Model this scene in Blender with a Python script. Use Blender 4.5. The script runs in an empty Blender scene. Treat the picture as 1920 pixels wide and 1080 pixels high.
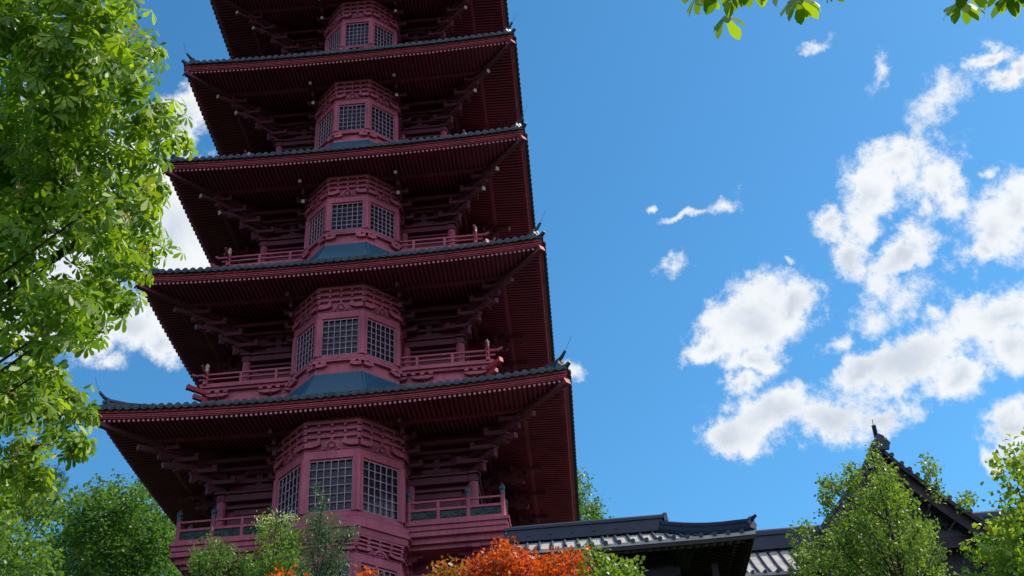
import bpy, math, random
import numpy as np
from mathutils import Vector, Matrix, Euler
random.seed(7); rng = np.random.default_rng(11)
R = math.radians
scene = bpy.context.scene
COL = scene.collection

# ---------------------------------------------------------------- camera
CP = Vector((7.03, -37.88, 1.6)); YAW, PITCH, ROLL, FPX = R(1.86), R(35.45), R(-4.04), 2093.34
fwd = Vector((-math.sin(YAW)*math.cos(PITCH), math.cos(YAW)*math.cos(PITCH), math.sin(PITCH)))
rgt = Vector((math.cos(YAW), math.sin(YAW), 0)); up_ = rgt.cross(fwd)
r2 = rgt*math.cos(ROLL)+up_*math.sin(ROLL); u2 = -rgt*math.sin(ROLL)+up_*math.cos(ROLL)
cam_data = bpy.data.cameras.new('camera'); cam = bpy.data.objects.new('camera', cam_data); COL.objects.link(cam)
M = Matrix((r2, u2, -fwd)).transposed().to_4x4(); M.translation = CP
cam.matrix_world = M
cam_data.sensor_width = 36; cam_data.lens = 36*FPX/1920; cam_data.clip_start = .1; cam_data.clip_end = 6000
scene.camera = cam
def ray(px, py):
    return (fwd + r2*((px-960)/FPX) - u2*((py-540)/FPX)).normalized()
def at(px, py, dist): return CP + ray(px, py)*dist
def atY(px, py, y):
    d = ray(px, py); return CP + d*((y-CP.y)/d.y)

# ---------------------------------------------------------------- light
SUN_AZ, SUN_EL = 79, 50          # azimuth clockwise from +Y
scene.view_settings.view_transform = 'Standard'; scene.view_settings.look = 'None'
scene.view_settings.exposure = 0.55; scene.view_settings.gamma = 1
sd = Vector((math.sin(R(SUN_AZ))*math.cos(R(SUN_EL)), math.cos(R(SUN_AZ))*math.cos(R(SUN_EL)), math.sin(R(SUN_EL))))
sl = bpy.data.lights.new('sun', 'SUN'); sl.energy = 4.3; sl.angle = R(.5); sl.color = (1, .92, .78)
so = bpy.data.objects.new('sun', sl); COL.objects.link(so); so.rotation_euler = sd.to_track_quat('Z', 'Y').to_euler()
world = bpy.data.worlds.new('World'); scene.world = world; world.use_nodes = True
wt = world.node_tree; wt.nodes.clear()
def N(t, typ, **kw):
    n = t.nodes.new(typ)
    for k, v in kw.items():
        if k[0] == 'i' and k[1:].isdigit(): n.inputs[int(k[1:])].default_value = v
        else: setattr(n, k, v)
    return n
def mth(t, op, a, b=None, c=None, clamp=False):
    n = t.nodes.new('ShaderNodeMath'); n.operation = op; n.use_clamp = clamp
    for i, v in enumerate((a, b, c)):
        if v is None: continue
        if hasattr(v, 'links'): t.links.new(v, n.inputs[i])
        else: n.inputs[i].default_value = v
    return n.outputs[0]
def vmth(t, op, a, b=None, scale=None):
    n = t.nodes.new('ShaderNodeVectorMath'); n.operation = op
    for i, v in enumerate((a, b)):
        if v is None: continue
        if hasattr(v, 'links'): t.links.new(v, n.inputs[i])
        else: n.inputs[i].default_value = v
    if scale is not None: n.inputs['Scale'].default_value = scale
    return n.outputs['Value'] if op in ('LENGTH', 'DOT_PRODUCT') else n.outputs[0]
def build_sky():
    t = wt; L = t.links
    out = N(t, 'ShaderNodeOutputWorld'); bg = N(t, 'ShaderNodeBackground'); L.new(bg.outputs[0], out.inputs[0])
    sky = N(t, 'ShaderNodeTexSky', sky_type='NISHITA', sun_disc=False, sun_elevation=R(SUN_EL), sun_rotation=R(SUN_AZ))
    sky.air_density = 1.0; sky.dust_density = .4; sky.ozone_density = 2.0; sky.altitude = 50
    bg.inputs[1].default_value = .145
    tc = N(t, 'ShaderNodeTexCoord'); d = tc.outputs['Generated']
    def noise(scale, detail, rough, vec, off=0):
        n = N(t, 'ShaderNodeTexNoise'); n.inputs['Scale'].default_value = scale; n.inputs['Detail'].default_value = detail
        n.inputs['Roughness'].default_value = rough
        m = N(t, 'ShaderNodeMapping'); m.inputs['Location'].default_value = (off, off*.7, off*1.3)
        L.new(vec, m.inputs[0]); L.new(m.outputs[0], n.inputs[0]); return n
    w1 = noise(14, 3, .55, d, 3.1)
    w = vmth(t, 'SUBTRACT', w1.outputs['Color'], (.5, .5, .5)); w = vmth(t, 'SCALE', w, scale=.05)
    w2 = noise(52, 5, .65, d, 1.7)
    wb = vmth(t, 'SUBTRACT', w2.outputs['Color'], (.5, .5, .5)); wb = vmth(t, 'SCALE', wb, scale=.024)
    dd = vmth(t, 'ADD', vmth(t, 'ADD', d, w), wb)
    fb = noise(22, 10, .66, d, 5.5).outputs['Fac']
    def field(blobs):
        cur = None
        for (px, py, rx, ry, rot) in blobs:
            c = ray(px, py)
            # tangent frame of the sky sphere at this direction (world frame)
            e = Vector((c.y, -c.x, 0)).normalized(); n_ = e.cross(c).normalized()
            n_ = n_ if n_.z > 0 else -n_
            a = R(rot) - ROLL
            U = e*math.cos(a)+n_*math.sin(a); V = -e*math.sin(a)+n_*math.cos(a)
            mt = Matrix((U, V, U.cross(V))).transposed()
            m = N(t, 'ShaderNodeMapping', vector_type='TEXTURE')
            m.inputs['Location'].default_value = c; m.inputs['Rotation'].default_value = mt.to_euler()
            m.inputs['Scale'].default_value = (rx/FPX, ry/FPX, 1)
            L.new(dd, m.inputs[0]); ln = vmth(t, 'LENGTH', m.outputs[0])
            if cur is None: cur = ln
            else: cur = mth(t, 'SMOOTH_MIN', cur, ln, .35)
        return cur
    thick = [(1415,595,115,62,0),(1330,640,62,30,28),(1500,570,50,36,0),(1405,665,62,38,0),(1395,722,44,26,0),
             (1440,785,120,58,0),(1375,812,60,42,-10),(1560,785,110,46,0),(1665,792,85,36,0),(1700,688,128,62,10),(1800,705,56,42,0),(1625,705,70,36,0),
             (1690,312,72,50,0),(1625,372,92,52,35),(1552,408,44,32,0),(1598,475,36,50,0),(1762,345,62,62,0),(1700,470,66,34,15),
             (1865,425,84,76,0),(1915,380,60,50,0),(1830,470,46,36,0),(1872,585,72,50,-10),(1905,640,60,52,0),(1900,790,46,52,0),(1868,845,26,26,0),
             (1835,112,44,18,-10),(1865,160,48,28,-35),(1905,140,22,40,0),
             (330,430,100,150,0),(350,235,48,70,0),(230,615,84,50,0),(160,650,60,44,0),(150,400,200,200,0),(60,600,120,80,0),(300,640,50,34,0)]
    wisp = [(1848,86,16,24,0),(1650,138,42,22,35),(1360,388,36,16,38),(1750,200,70,42,20),(1650,600,64,44,20),(1700,560,80,60,0),(1760,598,32,18,0),(1275,412,48,9,-6),(1215,390,12,8,0),(1255,500,44,22,0),
            (1476,500,13,10,0),(1560,640,40,26,0),(1078,688,20,30,50),(1660,520,60,50,0),(1870,325,26,16,20),
            (205,690,40,22,10),(1720,330,100,60,0),(1540,80,26,12,0)]
    D = field(thick); Dw = field(wisp)
    fb3 = noise(75, 7, .72, d, 2.5).outputs['Fac']
    fbc = mth(t, 'ADD', mth(t, 'SUBTRACT', fb, .5), mth(t, 'MULTIPLY', mth(t, 'SUBTRACT', fb3, .5), .75))
    k = mth(t, 'ADD', mth(t, 'SUBTRACT', 1.07, D), mth(t, 'MULTIPLY', fbc, 1.7))
    den = N(t, 'ShaderNodeMapRange', interpolation_type='SMOOTHSTEP'); L.new(k, den.inputs[0])
    den.inputs[1].default_value = -.1; den.inputs[2].default_value = .62; den.inputs[4].default_value = .99
    kw = mth(t, 'ADD', mth(t, 'SUBTRACT', .95, Dw), mth(t, 'MULTIPLY', fbc, 2.6))
    denw = N(t, 'ShaderNodeMapRange', interpolation_type='SMOOTHSTEP'); L.new(kw, denw.inputs[0])
    denw.inputs[1].default_value = -.1; denw.inputs[2].default_value = 1.05; denw.inputs[4].default_value = .92
    alpha = mth(t, 'MAXIMUM', den.outputs[0], denw.outputs[0])
    # unseen bright cloud cover, added to light the facade and right soffit
    side = vmth(t, 'DOT_PRODUCT', d, (.6, -.8, 0))
    fz = noise(2.2, 8, .55, d, 21.0).outputs['Fac']
    bk = N(t, 'ShaderNodeMapRange', interpolation_type='SMOOTHSTEP'); L.new(side, bk.inputs[0])
    bk.inputs[1].default_value = -.2; bk.inputs[2].default_value = .15
    cov = N(t, 'ShaderNodeMapRange', interpolation_type='SMOOTHSTEP'); L.new(fz, cov.inputs[0]); cov.inputs[1].default_value = .4; cov.inputs[2].default_value = .54
    back = mth(t, 'MULTIPLY', bk.outputs[0], cov.outputs[0]); alpha = mth(t, 'MAXIMUM', alpha, back)
    core = N(t, 'ShaderNodeMapRange', interpolation_type='SMOOTHSTEP'); 
    f2 = noise(4.5, 3, .5, d, 9.2).outputs['Fac']
    kk = mth(t, 'ADD', mth(t, 'SUBTRACT', 1.0, D), mth(t, 'MULTIPLY', mth(t, 'SUBTRACT', f2, .5), 1.3))
    L.new(kk, core.inputs[0]); core.inputs[1].default_value = .3; core.inputs[2].default_value = 1.0
    cc = N(t, 'ShaderNodeMix', data_type='RGBA'); L.new(core.outputs[0], cc.inputs[0])
    cc.inputs[6].default_value = (4.35, 4.5, 4.65, 1); cc.inputs[7].default_value = (3.0, 3.3, 3.75, 1)
    hs = N(t, 'ShaderNodeHueSaturation'); hs.inputs['Saturation'].default_value = 1.12; hs.inputs['Value'].default_value = 1.0
    tn = N(t, 'ShaderNodeMix', data_type='RGBA', blend_type='MULTIPLY'); tn.inputs[0].default_value = 1; tn.inputs[7].default_value = (.6, .87, .93, 1)
    L.new(sky.outputs[0], tn.inputs[6]); L.new(tn.outputs[2], hs.inputs['Color'])
    mx = N(t, 'ShaderNodeMix', data_type='RGBA'); L.new(alpha, mx.inputs[0]); L.new(hs.outputs[0], mx.inputs[6]); L.new(cc.outputs[2], mx.inputs[7])
    bo = N(t, 'ShaderNodeMix', data_type='RGBA'); L.new(back, bo.inputs[0]); L.new(mx.outputs[2], bo.inputs[6]); bo.inputs[7].default_value = (5.3, 5.7, 7.5, 1)
    L.new(bo.outputs[2], bg.inputs[0])
build_sky()

# ---------------------------------------------------------------- materials
def new_mat(name):
    m = bpy.data.materials.new(name); m.use_nodes = True; return m, m.node_tree, m.node_tree.nodes['Principled BSDF']
def surface(name, c1, c2, rough=.6, scale=1.2, bump=.3, spec=.3, stretch=(1, 1, 1), fine=30, metal=0, streak=0):
    m, t, b = new_mat(name); L = t.links
    tc = N(t, 'ShaderNodeTexCoord'); mp = N(t, 'ShaderNodeMapping'); mp.inputs['Scale'].default_value = stretch
    geo = N(t, 'ShaderNodeNewGeometry'); L.new(geo.outputs['Position'], mp.inputs[0])
    n1 = N(t, 'ShaderNodeTexNoise'); n1.inputs['Scale'].default_value = scale; n1.inputs['Detail'].default_value = 6
    n2 = N(t, 'ShaderNodeTexNoise'); n2.inputs['Scale'].default_value = fine; n2.inputs['Detail'].default_value = 3
    L.new(mp.outputs[0], n1.inputs[0]); L.new(mp.outputs[0], n2.inputs[0])
    s = mth(t, 'ADD', mth(t, 'MULTIPLY', n1.outputs[0], .7), mth(t, 'MULTIPLY', n2.outputs[0], .3))
    mr = N(t, 'ShaderNodeMapRange'); L.new(s, mr.inputs[0]); mr.inputs[1].default_value = .36; mr.inputs[2].default_value = .64
    mx = N(t, 'ShaderNodeMix', data_type='RGBA'); L.new(mr.outputs[0], mx.inputs[0])
    mx.inputs[6].default_value = (*c1, 1); mx.inputs[7].default_value = (*c2, 1); L.new(mx.outputs[2], b.inputs['Base Color'])
    rr = N(t, 'ShaderNodeMapRange'); L.new(s, rr.inputs[0]); rr.inputs[3].default_value = rough-.1; rr.inputs[4].default_value = rough+.1
    L.new(rr.outputs[0], b.inputs['Roughness']); b.inputs['Specular IOR Level'].default_value = spec; b.inputs['Metallic'].default_value = metal
    if streak:
        m2 = N(t, 'ShaderNodeMapping'); m2.inputs['Scale'].default_value = (7, 7, .5); L.new(geo.outputs['Position'], m2.inputs[0])
        n3 = N(t, 'ShaderNodeTexNoise'); n3.inputs['Scale'].default_value = 1.3; n3.inputs['Detail'].default_value = 5; n3.inputs['Roughness'].default_value = .6; L.new(m2.outputs[0], n3.inputs[0])
        m3 = N(t, 'ShaderNodeMapRange'); L.new(n3.outputs[0], m3.inputs[0]); m3.inputs[1].default_value = .42; m3.inputs[2].default_value = .7
        x2 = N(t, 'ShaderNodeMix', data_type='RGBA'); L.new(mth(t, 'MULTIPLY', m3.outputs[0], streak), x2.inputs[0]); L.new(mx.outputs[2], x2.inputs[6]); x2.inputs[7].default_value = (c2[0]*.45, c2[1]*.7, c2[2]*.6, 1)
        L.new(x2.outputs[2], b.inputs['Base Color'])
    bp = N(t, 'ShaderNodeBump'); bp.inputs['Strength'].default_value = bump; bp.inputs['Distance'].default_value = .02
    L.new(s, bp.inputs['Height']); L.new(bp.outputs[0], b.inputs['Normal'])
    return m
def leaf_mat(name, c1, c2, c3, trans=.45, rough=.45):
    m, t, b = new_mat(name); L = t.links
    at_ = N(t, 'ShaderNodeAttribute', attribute_name='tone')
    cr = N(t, 'ShaderNodeValToRGB'); e = cr.color_ramp.elements
    e[0].color = (*c1, 1); e[1].color = (*c3, 1); k = e.new(.5); k.color = (*c2, 1)
    L.new(at_.outputs['Fac'], cr.inputs[0]); L.new(cr.outputs[0], b.inputs['Base Color'])
    b.inputs['Roughness'].default_value = rough; b.inputs['Specular IOR Level'].default_value = .35
    tr = N(t, 'ShaderNodeBsdfTranslucent'); g = N(t, 'ShaderNodeMix', data_type='RGBA', blend_type='MULTIPLY')
    g.inputs[0].default_value = 1; L.new(cr.outputs[0], g.inputs[6]); g.inputs[7].default_value = (1.9, 1.85, .45, 1); L.new(g.outputs[2], tr.inputs[0])
    ms = N(t, 'ShaderNodeMixShader'); ms.inputs[0].default_value = trans
    L.new(b.outputs[0], ms.inputs[1]); L.new(tr.outputs[0], ms.inputs[2]); L.new(ms.outputs[0], t.nodes['Material Output'].inputs[0])
    return m
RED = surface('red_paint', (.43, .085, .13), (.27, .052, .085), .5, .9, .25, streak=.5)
REDM = surface('recess_shade_red', (.17, .032, .056), (.11, .022, .038), .55, .9, .25, streak=.5)  # red paint darkened to put recess shade into beams, brackets and panels
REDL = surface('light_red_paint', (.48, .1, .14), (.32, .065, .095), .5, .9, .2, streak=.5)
REDD = surface('eave_shade_red', (.25, .034, .075), (.16, .024, .05), .6, .8, .25)  # same tower red, with the shade under the eaves put into its colour
FASC = surface('fascia_paint', (.42, .055, .075), (.27, .036, .052), .5, 1.4, .2, streak=.5)
TIP = surface('pale_tip_paint', (.55, .25, .3), (.42, .15, .19), .5, 2, .1)
TILE = surface('roof_tile', (.04, .065, .085), (.014, .024, .035), .5, 2.2, .5, .4)
VERM = surface('vermilion_paint', (.36, .045, .06), (.26, .035, .045), .6, 1.5, .2, .2)
TEAL = surface('teal_copper', (.012, .085, .14), (.008, .058, .105), .45, .8, .2, .5, streak=.5)
TEALD = surface('green_carving', (.03, .055, .055), (.012, .022, .024), .6, 6, .8)
CHIM = surface('dark_wood', (.03, .018, .022), (.015, .01, .013), .6, 3, .3)
GREYT = surface('grey_tile', (.42, .41, .38), (.26, .25, .235), .55, 2.5, .4, .4)
SLATE = surface('slate_ridge', (.016, .026, .052), (.009, .014, .03), .5, 2.5, .4, .4)
PLASTER = surface('dark_plaster', (.07, .08, .095), (.04, .05, .06), .7, 3, .3)
LATT = surface('lattice_paint', (.46, .3, .36), (.36, .2, .26), .5, 3, .1)
BRASS = surface('pale_metal', (.55, .45, .38), (.4, .32, .27), .45, 3, .1)
BARK = surface('bark', (.06, .045, .032), (.03, .022, .016), .85, 3, .8, .2, (1, 1, .3), 18)
GRASS = surface('grass', (.025, .045, .012), (.015, .03, .01), .9, .5, .5, .2)
SCREEN = surface('paper_blind', (.22, .24, .27), (.1, .11, .13), .7, 1.5, .1, stretch=(1, 1, 4))
def glass_mat():
    m, t, b = new_mat('window_glass')
    p = N(t, 'ShaderNodeTexNoise'); p.inputs['Scale'].default_value = 3.2; p.inputs['Detail'].default_value = 5; p.inputs['Roughness'].default_value = .75
    mp = N(t, 'ShaderNodeMapping'); mp.inputs['Scale'].default_value = (1.6, 1.6, 3.2); ge = N(t, 'ShaderNodeNewGeometry'); t.links.new(ge.outputs['Position'], mp.inputs[0]); t.links.new(mp.outputs[0], p.inputs[0])
    mr = N(t, 'ShaderNodeMapRange'); t.links.new(p.outputs[0], mr.inputs[0]); mr.inputs[1].default_value = .54; mr.inputs[2].default_value = .72
    mx = N(t, 'ShaderNodeMix', data_type='RGBA'); t.links.new(mr.outputs[0], mx.inputs[0]); mx.inputs[6].default_value = (.012, .014, .02, 1); mx.inputs[7].default_value = (.08, .1, .14, 1); t.links.new(mx.outputs[2], b.inputs['Base Color'])
    b.inputs['Roughness'].default_value = .12; b.inputs['Specular IOR Level'].default_value = .3
    n = N(t, 'ShaderNodeTexNoise'); n.inputs['Scale'].default_value = 5; bp = N(t, 'ShaderNodeBump'); bp.inputs['Strength'].default_value = .15; bp.inputs['Distance'].default_value = .01
    t.links.new(n.outputs[0], bp.inputs['Height']); t.links.new(bp.outputs[0], b.inputs['Normal'])
    return m
GLASS = glass_mat()

# ---------------------------------------------------------------- mesh helpers
def V(*a): return Vector(a)
class MB:
    def __init__(s, T=None): s.v = []; s.f = []; s.T = T or Matrix.Identity(4)
    def add(s, vs, fs):
        o = len(s.v); s.v += [tuple(s.T @ Vector(p)) for p in vs]; s.f += [tuple(o+i for i in f) for f in fs]
    def box(s, c, sz, ax=None):
        c = Vector(c); x, y, z = (Vector((1,0,0)), Vector((0,1,0)), Vector((0,0,1))) if ax is None else [Vector(a) for a in ax]
        hx, hy, hz = x*(sz[0]/2), y*(sz[1]/2), z*(sz[2]/2)
        vs = [c+hx*i+hy*j+hz*k for i in (-1,1) for j in (-1,1) for k in (-1,1)]
        s.add(vs, [(0,1,3,2),(4,6,7,5),(0,4,5,1),(2,3,7,6),(0,2,6,4),(1,5,7,3)])
    def bar(s, p0, p1, w, h, w1=None, h1=None, up=(0,0,1)):
        p0, p1 = Vector(p0), Vector(p1); d = (p1-p0).normalized(); x = d.cross(Vector(up)).normalized(); z = x.cross(d)
        w1 = w if w1 is None else w1; h1 = h if h1 is None else h1
        vs = [p0+x*(i*w/2)+z*(k*h/2) for i, k in ((-1,-1),(1,-1),(1,1),(-1,1))] + [p1+x*(i*w1/2)+z*(k*h1/2) for i, k in ((-1,-1),(1,-1),(1,1),(-1,1))]
        s.add(vs, [(3,2,1,0),(4,5,6,7),(0,1,5,4),(1,2,6,5),(2,3,7,6),(3,0,4,7)])
    def tube(s, pts, rad, n=8, cap=True):
        pts = [Vector(p) for p in pts]; vs = []; fs = []
        rad = rad if hasattr(rad, '__len__') else [rad]*len(pts)
        ref = Vector((0,0,1)) if abs((pts[-1]-pts[0]).normalized().z) < .9 else Vector((1,0,0))
        for i, p in enumerate(pts):
            d = (pts[min(i+1, len(pts)-1)]-pts[max(i-1, 0)]).normalized(); x = d.cross(ref).normalized(); y = x.cross(d)
            for k in range(n):
                a = 2*math.pi*k/n; vs.append(p+(x*math.cos(a)+y*math.sin(a))*rad[i])
        for i in range(len(pts)-1):
            for k in range(n): fs.append((i*n+k, i*n+(k+1)%n, (i+1)*n+(k+1)%n, (i+1)*n+k))
        if cap: fs.append(tuple(range(n-1, -1, -1))); fs.append(tuple((len(pts)-1)*n+k for k in range(n)))
        s.add(vs, fs)
    def lathe(s, c, prof, n=10):
        c = Vector(c); vs = []; fs = []
        for r, z in prof:
            for k in range(n): a = 2*math.pi*k/n; vs.append(c+Vector((r*math.cos(a), r*math.sin(a), z)))
        for i in range(len(prof)-1):
            for k in range(n): fs.append((i*n+k, i*n+(k+1)%n, (i+1)*n+(k+1)%n, (i+1)*n+k))
        fs.append(tuple(range(n-1, -1, -1))); fs.append(tuple((len(prof)-1)*n+k for k in range(n)))
        s.add(vs, fs)
    def prism(s, poly, o, ux, uy, ext):
        o, ux, uy, ext = Vector(o), Vector(ux), Vector(uy), Vector(ext); n = len(poly)
        vs = [o+ux*a+uy*b for a, b in poly]; vs += [v+ext for v in vs]
        s.add(vs, [tuple(range(n-1, -1, -1)), tuple(range(n, 2*n))]+[(i, (i+1)%n, n+(i+1)%n, n+i) for i in range(n)])
    def grid(s, P):   # P[i][j]
        n, m = len(P), len(P[0]); s.add([p for r in P for p in r], [(i*m+j, (i+1)*m+j, (i+1)*m+j+1, i*m+j+1) for i in range(n-1) for j in range(m-1)])
    def build(s, name, mat, parent=None, smooth=False, bevel=0):
        me = bpy.data.meshes.new(name); me.from_pydata(s.v, [], s.f); me.update()
        o = bpy.data.objects.new(name, me); COL.objects.link(o); me.materials.append(mat)
        if smooth:
            me.polygons.foreach_set('use_smooth', [True]*len(me.polygons))
            try: me.set_sharp_from_angle(angle=R(40))
            except Exception: pass
        if bevel:
            b = o.modifiers.new('bevel', 'BEVEL'); b.width = bevel; b.segments = 2; b.limit_method = 'ANGLE'
        if parent: o.parent = parent
        return o
def thing(name, label, cat, loc=(0,0,0), group=None, kind=None):
    o = bpy.data.objects.new(name, None); COL.objects.link(o); o.location = loc; o['label'] = label; o['category'] = cat
    if group: o['group'] = group
    o.empty_display_size = .3
    return o
def RZ(k): return Matrix.Rotation(k*math.pi/2, 4, 'Z')

# ---------------------------------------------------------------- ground
def ground_z(x, y):
    t = min(1, max(0, (y+27)/14)); t = t*t*(3-2*t); return 6.5*t
def build_ground():
    m = MB(); xs = [-3000,-800,-200,-80]+[i*4 for i in range(-15, 16)]+[80,200,800,3000]; P = []
    for x in xs: P.append([V(x, y, ground_z(x, y)+(.25*math.sin(x*.31)*math.cos(y*.27) if abs(x) < 90 and abs(y) < 90 else 0)) for y in xs])
    o = m.build('ground', GRASS, None, True); o
    bpy.data.objects.remove(o); m = MB(); m.grid(P); o = m.build('ground', GRASS, None, True); o['kind'] = 'structure'
build_ground()

# ---------------------------------------------------------------- the tower
tower = thing('pagoda_tower', 'tall maroon red wooden pagoda tower with five stacked sweeping roofs and latticed bay windows', 'tower', (0, 0, 6.4))
tower.location = (0, 0, 0)
Z0 = 17.29
ROOFS = [dict(a=7.54, z=2.31, cx=.05, wall=4.2, up=4.04), dict(a=7.13, z=7.97, cx=.05, wall=3.9, up=3.8), dict(a=6.86, z=13.48, cx=.02, wall=3.7, up=3.6),
         dict(a=6.76, z=18.93, cx=.02, wall=3.5, up=3.4), dict(a=6.5, z=24.4, cx=0, wall=3.3, up=3.2)]
BAYS = [dict(w=.85, yb=6.73, v=2.04, ya=5.5, c0=17.86, c1=18.15, s=16.04), dict(w=.78, yb=6.17, v=1.83, ya=5.13, c0=23.55, c1=23.82, s=22.02),
        dict(w=.74, yb=5.76, v=1.74, ya=4.78, c0=29.12, c1=29.37, s=27.78), dict(w=.67, yb=5.52, v=1.65, ya=4.55, c0=34.53, c1=34.77, s=33.07),
        dict(w=.64, yb=5.08, v=1.54, ya=4.21, c0=39.97, c1=40.2, s=38.5)]
FL = [15.9, 21.75, 27.35, 32.6, 38.0]       # floor level of each storey
def soff(d): return -.36 + (.06*d if d < 1.5 else .09+.2*(d-1.5))
def liftf(r, x, y):
    a, w = r['a'], r['up']-.2
    return r['L']*(min(abs(x), a)/a)**2.3*max(0, (abs(y)-w)/(a-w))
def rise(d): return .1+.36*d+.05*d*d
def build_roof(i, r):
    a, cx = r['a'], r['cx']; z = r['z']+Z0; r['L'] = .27*(a/7.5)*(1-.05*i); zf = r['z']
    root = bpy.data.objects.new('tiered_roof', None); COL.objects.link(root); root.parent = tower
    X0 = Matrix.Translation((cx, 0, 0)); wall = r['wall']; n = 24
    deck = MB(); tiles = MB(); fas = MB(); raf = MB(); tips = MB()
    for k in range(4):
        T = X0 @ RZ(k)
        for m in (deck, tiles, fas, raf, tips): m.T = T
        # soffit boards (front sector: y=-s), above the rafters
        ds = [.12, .8, 1.5, 1.52, 2.2, a-wall+.3]
        P = []
        for d in ds:
            row = []
            for j in range(n+1):
                t = -1+2*j/n; x = t*(a-d); y = -(a-d)
                row.append(V(x, y, z+soff(d)+.1+liftf(r, x, y)))
            P.append(row)
        deck.grid(P)
        # tile bed
        P = []
        D = a-r['up']+.3
        for q in range(7):
            d = -.06+(D+.06)*q/6; row = []
            for j in range(n+1):
                t = -1+2*j/n; x = t*(a-d); y = -(a-d); row.append(V(x, y, z+rise(max(0, d))-.06+liftf(r, x, y)))
            P.append(row)
        tiles.grid(P)
        # eave tile lip closing the edge
        P = []
        for (d, dz) in ((-.06, .04), (-.06, .0), (.1, .0)):
            P.append([V((-1+2*j/n)*(a-d), -(a-d), z+dz+liftf(r, (-1+2*j/n)*(a-d), -a)) for j in range(n+1)])
        tiles.grid(P)
        # fascia: stacked boards
        prof = [(.0,-.005),(.0,-.085),(.085,-.09),(.085,-.135),(.0,-.14),(.0,-.175),(.03,-.18),(.03,-.225),(.07,-.23),(.07,-.265),(.26,-.265),(.26,-.2),(.3,-.005),(.0,-.005)]
        P = [[V((-1+2*j/n)*(a-d), -(a-d), z+dz+liftf(r, (-1+2*j/n)*(a-d), -a)) for j in range(n+1)] for d, dz in prof]
        fas.grid(P)
        # second board where flying rafters rest
        P = [[V((-1+2*j/n)*(a-d), -(a-d), z+dz+soff(1.5)+liftf(r, (-1+2*j/n)*(a-d), -(a-d))) for j in range(n+1)] for d, dz in ((1.42,.05),(1.42,-.07),(1.56,-.07),(1.56,.05))]
        raf.grid(P)
        # rafters
        sp = .158; cnt = int((a-.2)/sp)
        for j in range(-cnt, cnt+1):
            x = j*sp; ax = abs(x)
            e0 = .13; e1 = min(1.46, a-ax-.02)
            if e1 > e0+.03:
                p0 = V(x, -(a-e0), z-.315+liftf(r, x, a)); p1 = V(x, -(a-e1), z+soff(e1)+.045+liftf(r, x, a-e1))
                raf.bar(p0, p1, .075, .085)
                d = (p0-p1).normalized(); tips.bar(p0+d*.001, p0+d*.012, .07, .075)
            e2 = 1.5; e3 = min(a-wall, a-ax-.02)
            if e3 > e2+.05:
                raf.bar(V(x, -(a-e2), z+soff(e2)-.03+liftf(r, x, a-e2)), V(x, -(a-e3), z+soff(e3)+.03+liftf(r, x, a-e3)), .08, .1)
        # rolls of round tiles running down the slope, closed by a disc at the eave
        sp = .27; cnt = int((a-.15)/sp)
        for j in range(-cnt, cnt+1):
            x = j*sp; dm = min(D, a-abs(x)); dm = min(dm, 2.6)
            pts = []
            for q in range(4):
                d = -.09+(dm+.05)*q/3; pts.append(V(x, -(a-d), z+rise(max(0, d))-.04+liftf(r, x, a-d)))
            if dm > .05: tiles.tube(pts, .075, 7)
            c = V(x, -(a+.1), z+rise(0)-.045+liftf(r, x, a))
            tiles.tube([c+V(0, .03, 0), c+V(0, -.02, 0)], .105, 10)
            tiles.tube([c+V(0, -.02, 0), c+V(0, -.035, 0)], .05, 7)
            xm = x+sp/2   # hanging pan-tile lip
            tiles.prism([(-.1,.05),(-.07,-.015),(0,-.045),(.07,-.015),(.1,.05)], V(xm, -(a+.085), z+rise(0)-.05+liftf(r, xm, a)), (1,0,0), (0,0,1), (0,.03,0))
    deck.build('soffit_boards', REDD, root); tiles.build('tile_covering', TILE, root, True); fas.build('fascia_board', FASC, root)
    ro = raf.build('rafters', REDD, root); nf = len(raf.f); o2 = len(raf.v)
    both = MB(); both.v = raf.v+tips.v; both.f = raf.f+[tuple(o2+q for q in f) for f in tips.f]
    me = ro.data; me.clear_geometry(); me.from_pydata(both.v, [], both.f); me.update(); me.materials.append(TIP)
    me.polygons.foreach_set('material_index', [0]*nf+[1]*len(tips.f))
    for k in range(4):
        T = X0 @ Matrix.Rotation(math.pi/4+k*math.pi/2, 4, 'Z')   # local -y is the diagonal
        m = MB(T); s2 = math.sqrt(2)
        # hip rafter: heavy diagonal beam under the corner, in two lengths
        pts = []
        for q in range(7):
            d = .05+(a-wall-.1)*q/6; pts.append(V(0, -(a-d)*s2, z-.42+(soff(d)+.36)*.9+liftf(r, a-d, a-d)))
        for q in range(6): m.bar(pts[q], pts[q+1]+(pts[q+1]-pts[q])*.02, .17-.001*q, .17-.001*q)
        m.bar(pts[3]+V(0, 0, -.18), pts[6]+V(0, 0, -.18), .24, .22); m.bar(pts[3]+V(0,-.15,-.13), pts[3]+V(0,0,-.18), .16, .1, .24, .22)
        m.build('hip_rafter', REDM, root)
        h = MB(T)
        e = MB(T); e.bar(pts[0]+V(0,-.005,0), pts[0]+V(0,-.06,.02), .22, .22); e.build('hip_rafter_cap', VERM, root)
        # ridge of tiles on top of the hip with upturned tip
        rp = []
        for q in range(9):
            d = .25+(a-r['up']-.2)*q/8; rp.append(V(0, -(a-d)*s2, z+rise(d)+.12+liftf(r, a-d, a-d)))
        h.tube(rp, .13, 8); h.tube([p+V(0, 0, .13) for p in rp[1:]], .08, 8)
        tp = rp[0]+V(0, -.06, .0)
        h.prism([(-.17,-.16),(-.19,.1),(-.1,.24),(0,.3),(.1,.24),(.19,.1),(.17,-.16)], tp+V(0, -.06, 0), (1,0,0), (0,0,1), (0,.08,0))
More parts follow.
